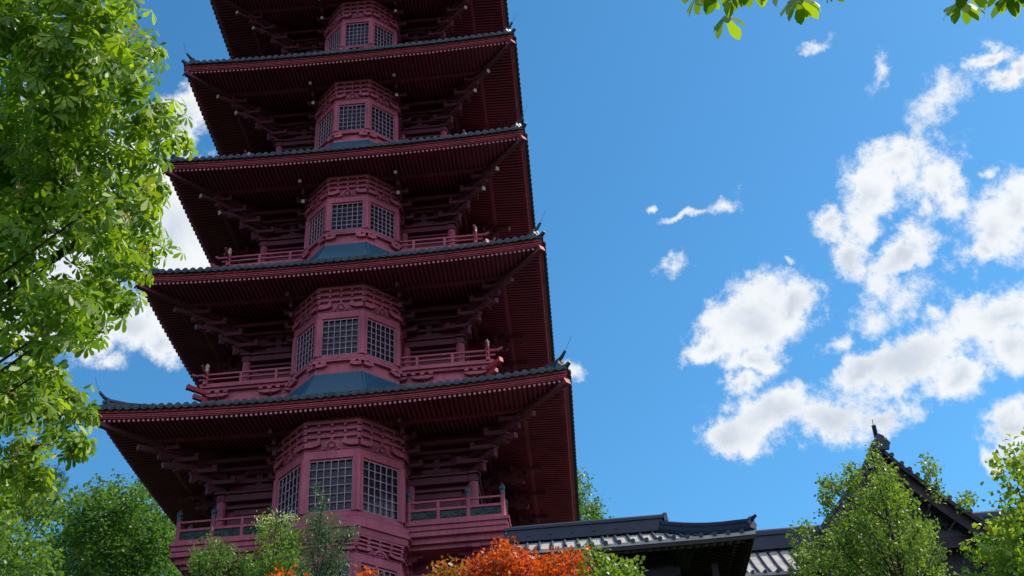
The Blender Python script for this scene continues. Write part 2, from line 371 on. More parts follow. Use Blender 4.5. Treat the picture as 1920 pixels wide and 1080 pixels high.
        h.tube([rp[1]+V(0,0,.13), rp[0]+V(0,0,.2), rp[0]+V(0,-.18,.27), rp[0]+V(0,-.38,.42)], [.085,.075,.06,.045], 7)
        h.tube([V(0, -(a-.2)*s2, z+rise(.2)+r['L']), V(0, -(a+.0)*s2, z+.12+r['L']), V(0, -(a+.12)*s2, z+.2+r['L'])], [.09,.085,.06], 8)
        for q, dz in ((0, .1), (.16, .02), (-.16, .02)):
            h.tube([rp[0]+V(q, -.16, dz), rp[0]+V(q, -.2, dz)], .06, 8)
        h.build('hip_ridge', TILE, root, True)
        w = MB(T); w.tube([rp[0]+V(0,-.36,.4), rp[0]+V(.08,-.62,.85)], .007, 4); w.build('lightning_rod', TILE, root)
for i, r in enumerate(ROOFS): build_roof(i, r)

def facet_frame(P0, P1):
    d = (P1-P0); L = d.length; u = d.normalized(); nrm = Vector((u.y, -u.x, 0)); return u, nrm, L   # nrm points outward for left->right order
def ring(m, pts, off0, off1, z0, z1):
    """band that follows the bay plan, mitred; off0 offset at the bottom, off1 at the top"""
    def offs(o):
        out = []
        for i in range(len(pts)):
            ns = []
            if i > 0: ns.append(facet_frame(pts[i-1], pts[i])[1])
            if i < len(pts)-1: ns.append(facet_frame(pts[i], pts[i+1])[1])
            n = sum(ns, Vector((0,0,0))).normalized(); out.append(pts[i]+n*(o/max(.3, n.dot(ns[0]))))
        return out
    a, b, ai, bi = offs(off0), offs(off1), offs(-.22), offs(-.22)
    n = len(pts); vs = []
    for p in a: vs.append(V(p.x, p.y, z0))
    for p in b: vs.append(V(p.x, p.y, z1))
    for p in ai: vs.append(V(p.x, p.y, z0))
    for p in bi: vs.append(V(p.x, p.y, z1))
    fs = []
    for i in range(n-1):
        fs += [(i, i+1, n+i+1, n+i), (n+i, n+i+1, 3*n+i+1, 3*n+i), (2*n+i, 2*n+i+1, i+1, i), (2*n+i+1, 2*n+i, 3*n+i, 3*n+i+1)]
    fs += [(0, n, 3*n, 2*n), (n-1, 3*n-1, 4*n-1, 2*n-1)]
    m.add(vs, fs)
def arch(m, c, u, nrm, w, h, t, dep):
    """frog-leg arch ornament"""
    pts = [(-w/2-.07, 0), (-w/2+.0, h*.12)]+[(-w/2*math.cos(q*math.pi/8), h*.12+h*.85*math.sin(q*math.pi/8)) for q in range(1, 8)]+[(w/2, h*.12), (w/2+.07, 0)]
    for p, q in zip(pts, pts[1:]):
        m.bar(c+u*p[0]+V(0,0,p[1])+nrm*dep, c+u*q[0]+V(0,0,q[1])+nrm*dep, .05, t, up=nrm.cross(u) if False else (0,0,1.0001))
    m.box(c+V(0,0,h*.42)+nrm*(dep*.5), (w*.35, .04, h*.4), (u, nrm, V(0,0,1)))
def boat(m, c, u, nrm, half, h, dep, side=0):
    """scalloped bracket arm, rounded underside; side -1/1 gives one half"""
    pr = [(-half, h), (-half, h*.55), (-half*.8, h*.3), (-half*.45, 0), (half*.45, 0), (half*.8, h*.3), (half, h*.55), (half, h)]
    if side: pr = [(0, 0), (side*half*.5, 0), (side*half*.8, h*.3), (side*half, h*.6), (side*half, h), (0, h)]
    m.prism(pr, c, u, (0,0,1), nrm*dep)

def build_bay(i, b, soffit_z, floor_z, skirt):
    root = bpy.data.objects.new('bay_window', None); COL.objects.link(root); root.parent = tower
    A, B, C, D = V(-b['v'], -b['ya'], 0), V(-b['w'], -b['yb'], 0), V(b['w'], -b['yb'], 0), V(b['v'], -b['ya'], 0)
    Aw, Dw = V(-b['v'], -3.3, 0), V(b['v'], -3.3, 0); pts = [Aw, A, B, C, D, Dw]; g = b['w']/.85
    c0, c1, s = b['c0'], b['c1'], b['s']
    core = MB()
    fr = MB(); pw = .15*g
    ring(fr, pts, .05, .05, c0, c1); ring(fr, pts, .075, .075, c1, c1+.03)
    ring(fr, pts, .03, .03, s-.17*g, s); ring(fr, pts, .0, .0, s, s+.05); ring(fr, pts, 0, 0, c0-.05, c0)
    for P in (A, B, C, D):
        n = V(P.x*.55, P.y*.2, 0).normalized() if P in (A, D) else V(P.x*.45, P.y*.15, 0).normalized()
        fr.tube([V(P.x, P.y, s-.01), V(P.x, P.y, c0+.01)], pw*.72, 8)
    for (P0, P1) in ((A,B),(B,C),(C,D)):
        u, nr, L = facet_frame(P0, P1)
        for e, sg in ((P0, 1), (P1, -1)):
            fr.box(e+u*(sg*pw*.55)+nr*(.0)+V(0,0,(s+c0)/2), (pw*1.1, .13, c0-s-.004), (u, nr, V(0,0,1)))
    for (P0, P1, sgn) in ((Aw, A, 1), (D, Dw, 1)):
        u, nr, L = facet_frame(P0, P1); fr.box((P0+P1)/2-nr*.06+V(0,0,(s+c0)/2), (L-.1, .08, c0-s-.01), (u, nr, V(0,0,1)))
    fr.build('bay_frame', RED, root, bevel=.012)
    for (P0, P1) in ((A,B),(B,C),(C,D)):
        u, nr, L = facet_frame(P0, P1); x0, x1 = pw*1.1, L-pw*1.1; z0, z1 = s+.05, c0-.05
        wm = MB(); ncol, nrow = 6, 6
        for j in range(ncol+1):
            x = x0+.01+(x1-x0-.02)*j/ncol; wm.box(P0+u*x+nr*(.0)+V(0,0,(z0+z1)/2), (.019*g, .03, z1-z0), (u, nr, V(0,0,1)))
        for j in range(nrow+1):
            z = z0+.01+(z1-z0-.02)*j/nrow; wm.box(P0+u*((x0+x1)/2)+nr*(-.004)+V(0,0,z), (x1-x0, .022, .017*g), (u, nr, V(0,0,1)))
        wo = wm.build('window', LATT, root)
        g_ = MB(); g_.box(P0+u*((x0+x1)/2)-nr*.07+V(0,0,(z0+z1)/2), (x1-x0+.05, .012, z1-z0+.05), (u, nr, V(0,0,1)))
        g_.build('pane', GLASS, wo)
    # bracket frieze up to the soffit
    fz = MB(); H = soffit_z-c1-.03; 
    ring(fz, pts, -.02, .02, c1+.03, soffit_z+.25)
    h0 = c1+.03; hb = H*.3
    for (P0, P1) in ((Aw,A),(A,B),(B,C),(C,D),(D,Dw)):
        u, nr, L = facet_frame(P0, P1); c = (P0+P1)/2
        if (P0, P1) in ((Aw,A),(D,Dw)):
            L2 = L
        arch(fz, c+V(0,0,h0), u, nr, .4*g, hb*.82, .06*g, .1)
        boat(fz, P0+nr*.02+V(0,0,h0+hb*.2), u, nr, .5*g, hb*.5, .12, 1); boat(fz, P1+nr*.02+V(0,0,h0+hb*.2), u, nr, .5*g, hb*.5, .12, -1)
        fz.box(P0+u*.42*g+nr*.07+V(0,0,h0+hb*.8), (.15*g,.12,hb*.16), (u, nr, V(0,0,1))); fz.box(P1-u*.42*g+nr*.07+V(0,0,h0+hb*.8), (.15*g,.12,hb*.16), (u, nr, V(0,0,1)))
        for r_ in range(3):
            zz = h0+hb*.95+r_*H*.21; nb = max(2, int(L/(.4*g))); off = .06+.02*r_
            for q in range(nb+1):
                x = L*q/nb; fz.box(P0+u*x+nr*(off-.03)+V(0,0,zz+H*.045), (.085*g, .09, H*.09), (u, nr, V(0,0,1)))
                if q < nb and r_ == 0: pass
    for r_ in range(3):
        zz = h0+hb*.95+r_*H*.21+H*.08; ring(fz, pts, .085+.02*r_, .085+.02*r_, zz, zz+H*.09)
    for r_ in range(0):   # scalloped undersides of each course
        zz = h0+hb*.78+r_*H*.2+H*.02
        for (P0, P1) in ((A,B),(B,C),(C,D)):
            u, nr, L = facet_frame(P0, P1)
            boat(fz, P0+nr*(.04+.07*r_)+V(0,0,zz+H*.1), u, nr, .36*g, H*.075, .1, 1); boat(fz, P1+nr*(.04+.07*r_)+V(0,0,zz+H*.1), u, nr, .36*g, H*.075, .1, -1)
    fz.build('bracket_frieze', RED, root)
    # ledge, mouldings and base
    bs = MB(); zt = s-.17*g
    if skirt:
        ring(bs, pts, .12, .14, zt-.07, zt-.03); ring(bs, pts, -.06, -.02, zt-.03, zt)
        ring(bs, pts, .02, .02, zt-.62*g, zt-.07)
        for (P0, P1) in ((A,B),(B,C),(C,D)):
            u, nr, L = facet_frame(P0, P1)
            for sg, e in ((1, P0), (-1, P1)):
                boat(bs, e+nr*.02+V(0,0,zt-.36*g), u, nr, .42*g, .14*g, .13, sg); bs.box(e+u*(sg*.3*g)+nr*.08+V(0,0,zt-.17*g), (.2*g, .14, .07*g), (u, nr, V(0,0,1)))
                bs.box(e+u*(sg*.0)+nr*.09+V(0,0,zt-.17*g), (.2*g, .14, .07*g), (u, nr, V(0,0,1)))
        ring(bs, pts, .14, .14, zt-.13*g, zt-.07); ring(bs, pts, .06, .06, zt-.6*g, zt-.5*g)
        bs.build('moulded_base', REDL, root)
        sk = MB(); ring(sk, pts, .06, .06, zt-.68*g, zt-.6*g)
        ring(sk, pts, .62*g, .1, zt-1.75*g, zt-.68*g)
        for (P0, P1) in ((A,B),(B,C),(C,D)):
            pass
        sk.build('skirt_roof', TEAL, root)
        rb = MB()
        for P, n in ((A, V(-.92,-.38,0)), (B, V(-.42,-.95,0)), (C, V(.42,-.95,0)), (D, V(.92,-.38,0))):
            rb = MB(); rb.bar(V(P.x, P.y, zt-.68*g)+n*.12, V(P.x, P.y, zt-1.75*g)+n*.66*g, .07, .05); rb.build('skirt_hip', TEAL, root)
    else:
        ring(bs, pts, .1, .12, zt-.1, zt); ring(bs, pts, .2, .2, zt-.3, zt-.1); ring(bs, pts, .26, .26, zt-.42, zt-.3); ring(bs, pts, .16, .2, zt-.62, zt-.42)
        bs.build('moulded_base', RED, root)
    fl = MB(); fl.add([V(p.x, p.y, zt-.05) for p in pts], [(0,1,2,3,4,5)]); fl.add([V(p.x, p.y, c1+.05) for p in pts], [(0,1,2,3,4,5)]); fl.build('bay_floor', REDD, root)

for i, b in enumerate(BAYS):
    build_bay(i, b, Z0+ROOFS[i]['z']-.3, FL[i], i > 0)

def bracket_set(root, T, z0, z1, reach, diag=False, g=1.0):
    """stepped arms carrying the eave purlins; local -y is outward"""
    m = MB(T); n = 4; H = z1-z0; tipl = []
    for k in range(n):
        zz = z0+H*(.08+.2*k); out = reach*(k+1)/n*.8
        m.bar(V(0, .1, zz), V(0, -out, zz), .13*g, .15*g)
        m.prism([(0,0),(.2,0),(.14,-.12),(0,-.14)], V(-.06*g, -out+.0, zz-.07*g), (0,1,0), (0,0,1), (.12*g,0,0))
        m.box(V(0, -out+.1, zz+.12*g), (.22*g, .22*g, .1*g))
        hw = (.5-.05*k)*g
        if not diag:
            m.prism([(-hw,.06),(-hw,-.01),(-hw*.75,-.07),(hw*.75,-.07),(hw,-.01),(hw,.06)], V(0, -out+.16, zz+.2*g), (1,0,0), (0,0,1), (0,-.11,0))
            for q in (-.85, 0, .85): m.box(V(q*hw, -out+.1, zz+.3*g), (.15*g, .15*g, .09*g))
        else:
            for sg in (-1, 1):
                d = V(sg*.7071, .7071, 0); o = V(0, -out+.1, zz+.16*g)
                m.bar(o, o+d*hw*1.5, .11*g, .12*g); m.box(o+d*hw*1.35+V(0,0,.12), (.14*g,.14*g,.1*g), (d, V(-d.y, d.x, 0), V(0,0,1)))
    # slanting tail rafters
    for k in range(2):
        zi, zo = z0+H*(.75+.22*k), z0+H*(.38+.3*k); oo = reach*(.72+.3*k)
        m.bar(V(0, .1, zi), V(0, -oo, zo), .15*g, .2*g, .12*g, .14*g)
        d = (V(0, -oo, zo)-V(0, .1, zi)).normalized(); tip = MB(T); tip.bar(V(0, -oo, zo)+d*.002, V(0, -oo, zo)+d*.05, .13*g, .15*g); tipl.append(tip)
    # strut to the purlin
    m.bar(V(0, -reach*.74, z0+H*.55), V(0, -reach*.74, z1), .12*g, .12*g, up=(0,1,0))
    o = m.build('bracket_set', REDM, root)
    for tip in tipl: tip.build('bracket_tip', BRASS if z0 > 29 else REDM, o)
    return o

def build_storey(i):
    r = ROOFS[i]; wl = r['wall']; f = FL[i]; zs = Z0+r['z']-.36+.09+.2*(r['a']-wl-1.5); bt = [18.1, 23.72, 29.15, 34.62, 40.1][i]; g = wl/4.2
    root = bpy.data.objects.new('storey', None); COL.objects.link(root); root.parent = tower
    wb = MB(); pb = MB(); col = []
    wb.box((0, 0, (f+zs)/2), (2*wl-.3, 2*wl-.3, zs-f+.1))
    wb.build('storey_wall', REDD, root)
    be = MB(); fz = MB()
    for k in range(4):
        be.T = RZ(k); fz.T = RZ(k)
        be.box((0, -wl, bt-.12*g), (2*wl+.34, .26, .24*g)); be.box((0, -wl-.03, bt+.05*g), (2*wl+.5, .36, .08*g))
        be.box((0, -wl+.02, bt-.42*g), (2*wl-.2, .12, .1*g))
        be.box((0, -wl+.02, f+.12), (2*wl-.2, .2, .14))
        # frieze courses between beam and soffit
        H = zs-bt
        for q in range(3):
            zz = bt+H*(.3+.27*q); be.box((0, -wl-.12*q, zz), (2*wl+.2*q, .14, .12*g))
        for q in (1, 2): be.box((0, -wl-.5*q, bt+H*(.35+.32*q)), (2*wl+1.0*q, .13, .14*g))
        for sx in (-1, 1):
            x0, x1 = 2.05*g*sx, (wl-.25)*sx
            wp = MB(RZ(k)); wp.box(((x0+x1)/2, -wl+.1, (f+bt-.4)/2+.15), (abs(x1-x0)-.3, .06, bt-.4-f-.4))
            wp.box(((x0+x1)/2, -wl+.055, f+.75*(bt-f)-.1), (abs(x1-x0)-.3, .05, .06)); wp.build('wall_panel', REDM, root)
            cv = MB(RZ(k)); cv.box(((x0+x1)/2, -wl+.0, bt+H*.16), (abs(x1-x0)*.5, .1, .16*g))
            for q in range(9): cv.box(((x0+x1)/2+(q-4)*.1*g, -wl-.05, bt+H*.48), (.045, .16, .14*g))
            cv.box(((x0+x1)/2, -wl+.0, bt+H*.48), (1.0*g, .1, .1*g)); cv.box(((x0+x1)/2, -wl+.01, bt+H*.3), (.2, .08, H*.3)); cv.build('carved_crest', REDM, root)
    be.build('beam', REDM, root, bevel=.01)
    for k in range(4):
        for x in (-wl, -2.1*g, 2.1*g):
            m = MB(RZ(k)); m.lathe(V(x, -wl, 0), [(.2*g, f), (.2*g, f+.1), (.165*g, f+.14), (.165*g, bt-.25*g), (.155*g, bt-.24*g)], 14); m.build('column', RED, root, True)
        for x in (-2.1*g, 0, 2.1*g):
            if k == 0 and x == 0: continue
            bracket_set(root, RZ(k) @ Matrix.Translation((x, -wl, 0)), bt+.08*g, zs-.05, min(2.2, r['a']-wl-1.0), False, g)
        T = Matrix.Rotation(math.pi/4+k*math.pi/2, 4, 'Z') @ Matrix.Translation((0, -wl*math.sqrt(2), 0))
        bracket_set(root, T, bt+.08*g, zs-.25, (r['a']-wl-1.0)*1.3, True, g*1.15)
        for sg in (-1, 1):
            pass
    return root
for i in range(5): build_storey(i)

def finial(m, c, s=1.0):
    m.lathe(c, [(.085*s,0),(.085*s,.14*s),(.065*s,.16*s),(.095*s,.2*s),(.1*s,.25*s),(.08*s,.32*s),(.035*s,.38*s),(.008*s,.43*s)], 10)
def offplan(bay, half, off, zz):
    """balcony plan: square, bulging round the bay"""
    v, w, ya, yb = bay['v']+off, bay['w']+off*.5, bay['ya']+off*.4, bay['yb']+off
    h = half
    pts = [(-h,-h)]
    return pts
def build_balcony(i):
    b = BAYS[i]; g = b['w']/.85; half = [5.35, 5.0, 4.75, 4.5, 4.25][i]
    root = bpy.data.objects.new('balcony', None); COL.objects.link(root); root.parent = tower
    sl_ = MB(); rl = MB(); cap = MB(); posts = []; zt = b['s']-.17*g
    if i == 0:
        steps = [(5.39, 15.98, 16.09), (5.33, 15.82, 15.98), (5.28, 15.76, 15.82), (5.35, 15.62, 15.76), (5.2, 15.43, 15.62), (5.05, 15.3, 15.43)]
        for k in range(4):
            sl_.T = RZ(k)
            for h, z0, z1 in steps: sl_.prism([(-h,0),(h,0),(h-1.2,1.2),(-h+1.2,1.2)], V(0,-h,z0), (1,0,0), (0,1,0), (0,0,z1-z0))
            sl_.box((0, -3.2, 15.6), (8.2, 2.2, .3))
        sl_.build('balcony_deck', RED, root, bevel=.008)
        bx = 5.2; zb = 16.09
        for k in range(4):
            rl.T = RZ(k); xs = [-5.2, -4.09, -3.14, -2.2, 2.2, 3.14, 4.09, 5.2] if k == 0 else [-5.2,-4.09,-2.6,-1.3,0,1.3,2.6,4.09,5.2]
            for x0, x1 in zip(xs, xs[1:]):
                if x0 == -2.2 and k == 0:
                    for sg in (-1, 1):
                        for z, w, h in ((zb+.72,.06,.06),(zb+.46,.09,.08),(zb+.08,.12,.1)): rl.bar(V(sg*2.2,-bx,z), V(sg*1.85,-bx,z), w, h)
                    continue
                rl.bar(V(x0,-bx,zb+.74), V(x1,-bx,zb+.74), .07, .06); rl.bar(V(x0,-bx,zb+.46), V(x1,-bx,zb+.46), .09, .08)
                rl.bar(V(x0,-bx,zb+.07), V(x1,-bx,zb+.07), .13, .1)
                pan = MB(RZ(k)); pan.box(((x0+x1)/2, -bx+.02, zb+.27), (x1-x0-.08, .03, .3))
                for q in range(16):   # carved foliage on the panel
                    px = x0+.1+(x1-x0-.2)*random.random(); pz = zb+.15+.24*random.random(); a = random.random()*3
                    pan.bar(V(px-.07*math.cos(a),-bx-.01,pz-.05*math.sin(a)), V(px+.07*math.cos(a),-bx-.01,pz+.05*math.sin(a)), .04, .035, .03, .012, up=(0,-1,0))
                pan.build('carved_panel', TEALD, root)
            for x in xs[:-1] if k else xs[:]:
                if k == 3 and x == -5.2: pass
                if k and x == -5.2 and k == 1: continue
                big = min(abs(abs(x)-q) for q in (5.2, 4.09, 2.2)) < .01 if k == 0 else abs(x) > 4
                p = MB(RZ(k))
                if big:
                    p.lathe(V(x, -bx, zb), [(.1,0),(.1,.06),(.075,.08),(.075,.78),(.085,.8)], 12); po = p.build('post', RED, root, True)
                    c = MB(RZ(k)); finial(c, V(x, -bx, zb+.78)); c.build('post_finial', TILE, po, True)
                else:
                    p.box(V(x, -bx, zb+.4), (.09, .085, .74)); p.build('post', RED, root)
        rl.build('railing', RED, root)
        # corbels beneath the deck
        for k in (0, 1, 3):
            for x in (-4.3, -1.95, 1.95, 4.3):
                c = MB(RZ(k)); 
                c.lathe(V(x, -4.55, 0), [(.16, 6.6), (.16, 15.02), (.16, 15.1)], 12)
                for hw, z0, z1 in ((.26,14.98,15.08),(.42,15.08,15.18),(.62,15.18,15.298)):
                    c.box(V(x, -4.55, (z0+z1)/2), (hw*2, .3, z1-z0)); c.box(V(x, -4.55-.05, (z0+z1)/2+.003), (.24, hw*2+.1, z1-z0))
                c.build('corbel_column', REDD, root)
    else:
        zr = [0, 22.5, 27.85, 33.0, 38.3][i]; zd = zr-.62; hb = half-.04
        for k in range(4):
            sl_.T = RZ(k); rl.T = RZ(k)
            for h, z0, z1 in ((half+.1, zd, zd+.07), (half+.02, zd-.1, zd), (half-.12, zd-.45, zd-.1), (half-.05, zd-.6, zd-.45), (half-.2, zd-1.3, zd-.6)):
                sl_.prism([(-h,0),(h,0),(h-1.0,1.0),(-h+1.0,1.0)], V(0,-h,z0), (1,0,0), (0,1,0), (0,0,z1-z0))
            for x in (-half+.5, -2.9*g, 2.9*g, half-.5, -1.9*g, 1.9*g):
                boat(sl_, V(x, -half+.1, zd-.36), V(1,0,0), V(0,-1,0), .42*g, .13, .14); sl_.box((x, -half+.02, zd-.17), (.16, .2, .1))
                sl_.box((x-.33*g, -half+.0, zd-.17), (.14, .17, .09)); sl_.box((x+.33*g, -half+.0, zd-.17), (.14, .17, .09))
                sl_.box((x, -half-.02, zd-.4), (.13, .4, .12))
            spans = [(-half-.32, -b['v']*.93-.02), (b['v']*.93+.02, half+.32)] if k == 0 else [(-half-.32, half+.32)]
            for x0, x1 in spans:
                rl.bar(V(x0,-hb,zr-.03), V(x1,-hb,zr-.03), .07, .06); rl.bar(V(x0+.1,-hb,zr-.22), V(x1-.1,-hb,zr-.22), .06, .05); rl.bar(V(x0+.16,-hb,zr-.46), V(x1-.16,-hb,zr-.46), .1, .09)
                for e, sg in ((x0, -1), (x1, 1)):
                    if abs(e) > half: rl.bar(V(e,-hb,zr-.03), V(e+sg*.16,-hb,zr+.05), .07, .06)
            nb = 8
            for q in range(-nb, nb+1):
                x = q*(half-.04)/nb*1.0
                if k == 0 and abs(x) < b['v']: continue
                if abs(q) == nb: continue
                if q % 2 == 0: rl.box((x, -hb, zr-.27), (.09, .08, .46))
        sl_.build('balcony_deck', REDL, root, bevel=.008); rl.build('railing', REDL, root)
        for k in range(4):
            p = MB(RZ(k)); p.box(V(-hb, -hb, zr-.2), (.12, .12, .66)); po = p.build('post', REDL, root)
            c = MB(RZ(k)); finial(c, V(-hb, -hb, zr+.13), .75); c.build('post_finial', BRASS, po, True)
            d = MB(Matrix.Rotation(math.pi/4+k*math.pi/2, 4, 'Z'))   # beam ends poking out diagonally
            for q, zz in ((.55, zd-.16), (.35, zd-.44)):
                d.bar(V(0, -half*1.414+.6, zz), V(0, -half*1.414-q, zz+.05), .14, .16)
            d.bar(V(0, -half*1.414-.55, zd-.11), V(0, -half*1.414-.62, zd-.1), .16, .18); d.build('beam_end', VERM, root)
for i in range(5): build_balcony(i)

def build_base():
    """the lower storey below the lowest balcony"""
    root = bpy.data.objects.new('lower_storey', None); COL.objects.link(root); root.parent = tower
    w = MB(); w.box((0, 0, 10.9), (8.2, 8.2, 8.9)); w.build('storey_wall', REDD, root)
    p = MB(); p.box((0, 0, 6.7), (11, 11, .8)); p.build('plinth', surface('stone', (.3,.29,.27), (.2,.19,.18), .8, 2, .5), root)
    be = MB()
    for k in range(4):
        be.T = RZ(k); be.box((0, -4.12, 14.2), (8.5, .25, .3)); be.box((0, -4.12, 12.3), (8.5, .22, .25)); be.box((0, -4.15, 14.75), (8.6, .25, .12))
    be.build('beam', RED, root)
    for k in range(4):
        for x in (-4.1, -2.0, 2.0):
            m = MB(RZ(k)); m.lathe(V(x, -4.12, 0), [(.2, 7), (.18, 7.2), (.17, 15.3)], 12); m.build('column', RED, root, True)
    b = dict(w=.86, yb=6.86, v=2.0, ya=5.65, c0=14.37, c1=14.65, s=12.3); build_bay(9, b, 15.28, 12, False)
    m = MB(); ring(m, [V(-2,-3.3,0),V(-2,-5.65,0),V(-.86,-6.86,0),V(.86,-6.86,0),V(2,-5.65,0),V(2,-3.3,0)], -.02, -.02, 7, 12.1); m.build('bay_base', RED, root)
build_base()
def top_cap():
    r = ROOFS[4]; m = MB(); z = Z0+r['z']; h = r['up']+.3
    m.add([V(-h,-h,z+1.6),V(h,-h,z+1.6),V(h,h,z+1.6),V(-h,h,z+1.6),V(0,0,z+4.5)], [(0,1,4),(1,2,4),(2,3,4),(3,0,4)]); m.build('roof_peak', TILE, tower)
    s = MB(); s.lathe(V(0,0,z+4.2), [(.5,0),(.5,.4),(.2,.5),(.12,.7),(.35,.9),(.1,1.1)]+[q for k in range(8) for q in ((.1,1.3+k*.6),(.5-.03*k,1.35+k*.6),(.5-.03*k,1.42+k*.6),(.1,1.5+k*.6))]+[(.06,6.5),(.2,6.8),(.02,7.3)], 12); s.build('spire', TILE, tower, True)
top_cap()

# ---------------------------------------------------------------- tiled buildings on the right
def tiled_slope(bed, rolls, x0, x1, yr, zr, ye, ze, sag=.25, sp=.42, lift=.35, hipR=0, hipL=0, rr=.07, face=-1):
    """concave slope from ridge line (yr,zr) to eave (ye,ze); hip clips by plan"""
    def pt(x, s):
        z = zr+(ze-zr)*s-sag*math.sin(math.pi*s)
        t = (x-(x0+x1)/2)/((x1-x0)/2); return V(x, yr+(ye-yr)*s, z+lift*abs(t)**4*s*s)
    n = 30; P = []
    for q in range(9):
        s = q/8; xa, xb = x0+hipL*(1-s), x1-hipR*(1-s); P.append([pt(xa+(xb-xa)*j/n, s) for j in range(n+1)])
    bed.grid(P)
    bed.grid([[p.copy() for p in P[-1]], [p+V(0,0,-.09) for p in P[-1]], [p+V(0, .5*(1 if yr > ye else -1), -.1) for p in P[-1]]])
    x = x0+.1
    while x < x1-.05:
        s0 = 0
        if hipR and x > x1-hipR: s0 = 1-(x1-x)/hipR
        if hipL and x < x0+hipL: s0 = max(s0, 1-(x-x0)/hipL)
        if s0 < .97:
            rolls.tube([pt(x, s0+(1-s0)*q/7)+V(0,0,.03) for q in range(8)], rr, 7)
            e = pt(x, 1); dy = -.04 if yr > ye else .04
            rolls.tube([e+V(0,0,.02), e+V(0,dy,.02)], rr*1.25, 9)
        x += sp
    return pt
def oni(m, c, s, fx=(1,0,0)):
    m.prism([(-.3*s,0),(-.34*s,.2*s),(-.42*s,.28*s),(-.34*s,.42*s),(-.24*s,.5*s),(-.2*s,.68*s),(0,.8*s),(.2*s,.68*s),(.24*s,.5*s),(.34*s,.42*s),(.42*s,.28*s),(.34*s,.2*s),(.3*s,0)], c, fx, (0,0,1), Vector(fx).cross(V(0,0,1))*.14*s)
def build_gallery():
    g = thing('covered_gallery', 'dark timber gallery with grey tiled hipped roof and long blue-black ridge, joined to the pagoda', 'building', (0,0,0))
    yR = -9.0; zR = 13.6; yE = -11.3
    L = atY(970, 1026, yE); E = atY(1340, 1003, yE); zE = (atY(1160, 1018, yE)).z
    x0 = atY(958, 1010, yR).x; x1 = atY(1414, 984, yE).x; LF = atY(1416, 986, yE).z-zE-.12
    bed = MB(); rolls = MB(); hip = 2.2
    pt = tiled_slope(bed, rolls, x0, x1, yR, zR, yE, zE, -.0+.1, .34, LF, hip, 0, .045)
    tiled_slope(bed, rolls, x0, x1, yR, zR, yR+2.3, zE, -.0+.1, .34, LF, hip, 0, .045)
    # hip end slope
    P = []
    for q in range(7):
        s = q/6; yy = 2.3*s; base = zR+(zE-zR)*s-.1*math.sin(math.pi*s); x = x1-hip*(1-s)
        P.append([V(x, yR-yy+2*yy*j/12, base+LF*abs(-1+2*j/12)**4*s*s) for j in range(13)])
    bed.grid(P); bed.grid([P[-1], [p+V(0,0,-.09) for p in P[-1]], [p+V(-.5,0,-.1) for p in P[-1]]])
    ro = bed.build('roof', GREYT, g); rolls.build('tile_rolls', SLATE, ro, True)
    rd = MB(); rd.box(V((x0+x1-hip)/2, yR, zR+.16), (x1-hip-x0+.3, .34, .34)); rd.box(V((x0+x1-hip)/2, yR, zR+.36), (x1-hip-x0+.36, .42, .07))
    rd.tube([V(x0, yR, zR+.42), V(x1-hip+.2, yR, zR+.42)], .09, 10)
    for q in range(int((x1-hip-x0-.6)/.6)): rd.tube([V(x0+.5+q*.6, yR-.17, zR+.16), V(x0+.5+q*.6, yR-.19, zR+.16)], .05, 8)
    on = MB(); oni(on, V(x1-hip+.2, yR, zR), .7, (0,1,0)); rdo = rd.build('main_ridge', SLATE, g, True); on.build('ridge_end_tile', SLATE, rdo, True)
    for sg in (-1, 1):
        h = MB(); pts = []
        for q in range(8):
            s = q/7*.97; x = x1-hip*(1-s); y = yR+sg*2.3*s; pts.append(V(x, y, zR+(zE-zR)*s-.1*math.sin(math.pi*s)+LF*s*s+.1))
        h.tube(pts, .12, 8); h.tube([p+V(0,0,.15) for p in pts[:-1]], .1, 8)
        e = pts[-1]; h.tube([pts[-2]+V(0,0,.15), e+V(.0,0,.17), e+V(.16,sg*.14,.26)], [.1,.07,.035], 7); oni(h, e+V(0,0,-.05), .42, (.7,-.7*sg,0)); h.build('hip_ridge', SLATE, g, True)
    # soffit with rafters
    so_ = MB(); n = 24
    for sg in (-1, 1):
        P = []
        for s in (1.0, .6, .2): 
            xb = x1-hip*(1-s)-.06
            P.append([V(x0+(xb-x0)*j/n, yR+sg*(2.25*s), zE-.16+(1-s)*.55+LF*abs((2*j/n-1))**4*s*s) for j in range(n+1)])
        so_.grid(P)
        x = x0+.1
        while x < x1-.1:
            s0 = max(.35, 1-(x1-x)/hip); t = abs((x-(x0+x1)/2)/((x1-x0)/2))**4*LF
            if s0 < .95: so_.bar(V(x, yR+sg*2.2, zE-.2+t), V(x, yR+sg*2.3*s0, zE-.2+(1-s0)*.55+t*s0*s0), .06, .08)
            x += .2
    P = []
    for s in (1.0, .6, .2): P.append([V(x1-hip*(1-s)-.06, yR+2.25*s*(-1+2*j/12), zE-.16+(1-s)*.55+LF*abs(-1+2*j/12)**4*s*s) for j in range(13)])
    so_.grid(P)
    y = yR-2.0
    while y < yR+2.05:
        t = (abs(y-yR)/2.3)**4*LF; s0 = max(.35, abs(y-yR)/2.3)
        so_.bar(V(x1-.12, y, zE-.2+t), V(x1-hip*(1-s0), y, zE-.2+(1-s0)*.55), .06, .08); y += .2
    so_.build('soffit', CHIM, g)
    w = MB(); w.box(V((x0+x1)/2-.7, yR, (zE+6)/2), (x1-x0-2.6, 2.4, zE-6-.05)); 
    for q in range(5): w.box(V(x0+.6+q*1.15, yR-1.25, 9.3), (.16, .16, 5.6))
    w.box(V((x0+x1)/2-.7, yR-1.27, zE-.5), (x1-x0-2.4, .2, .22)); w.box(V((x0+x1)/2-.7, yR-1.27, zE-1.3), (x1-x0-2.4, .16, .16))
    w.build('wall', CHIM, g)
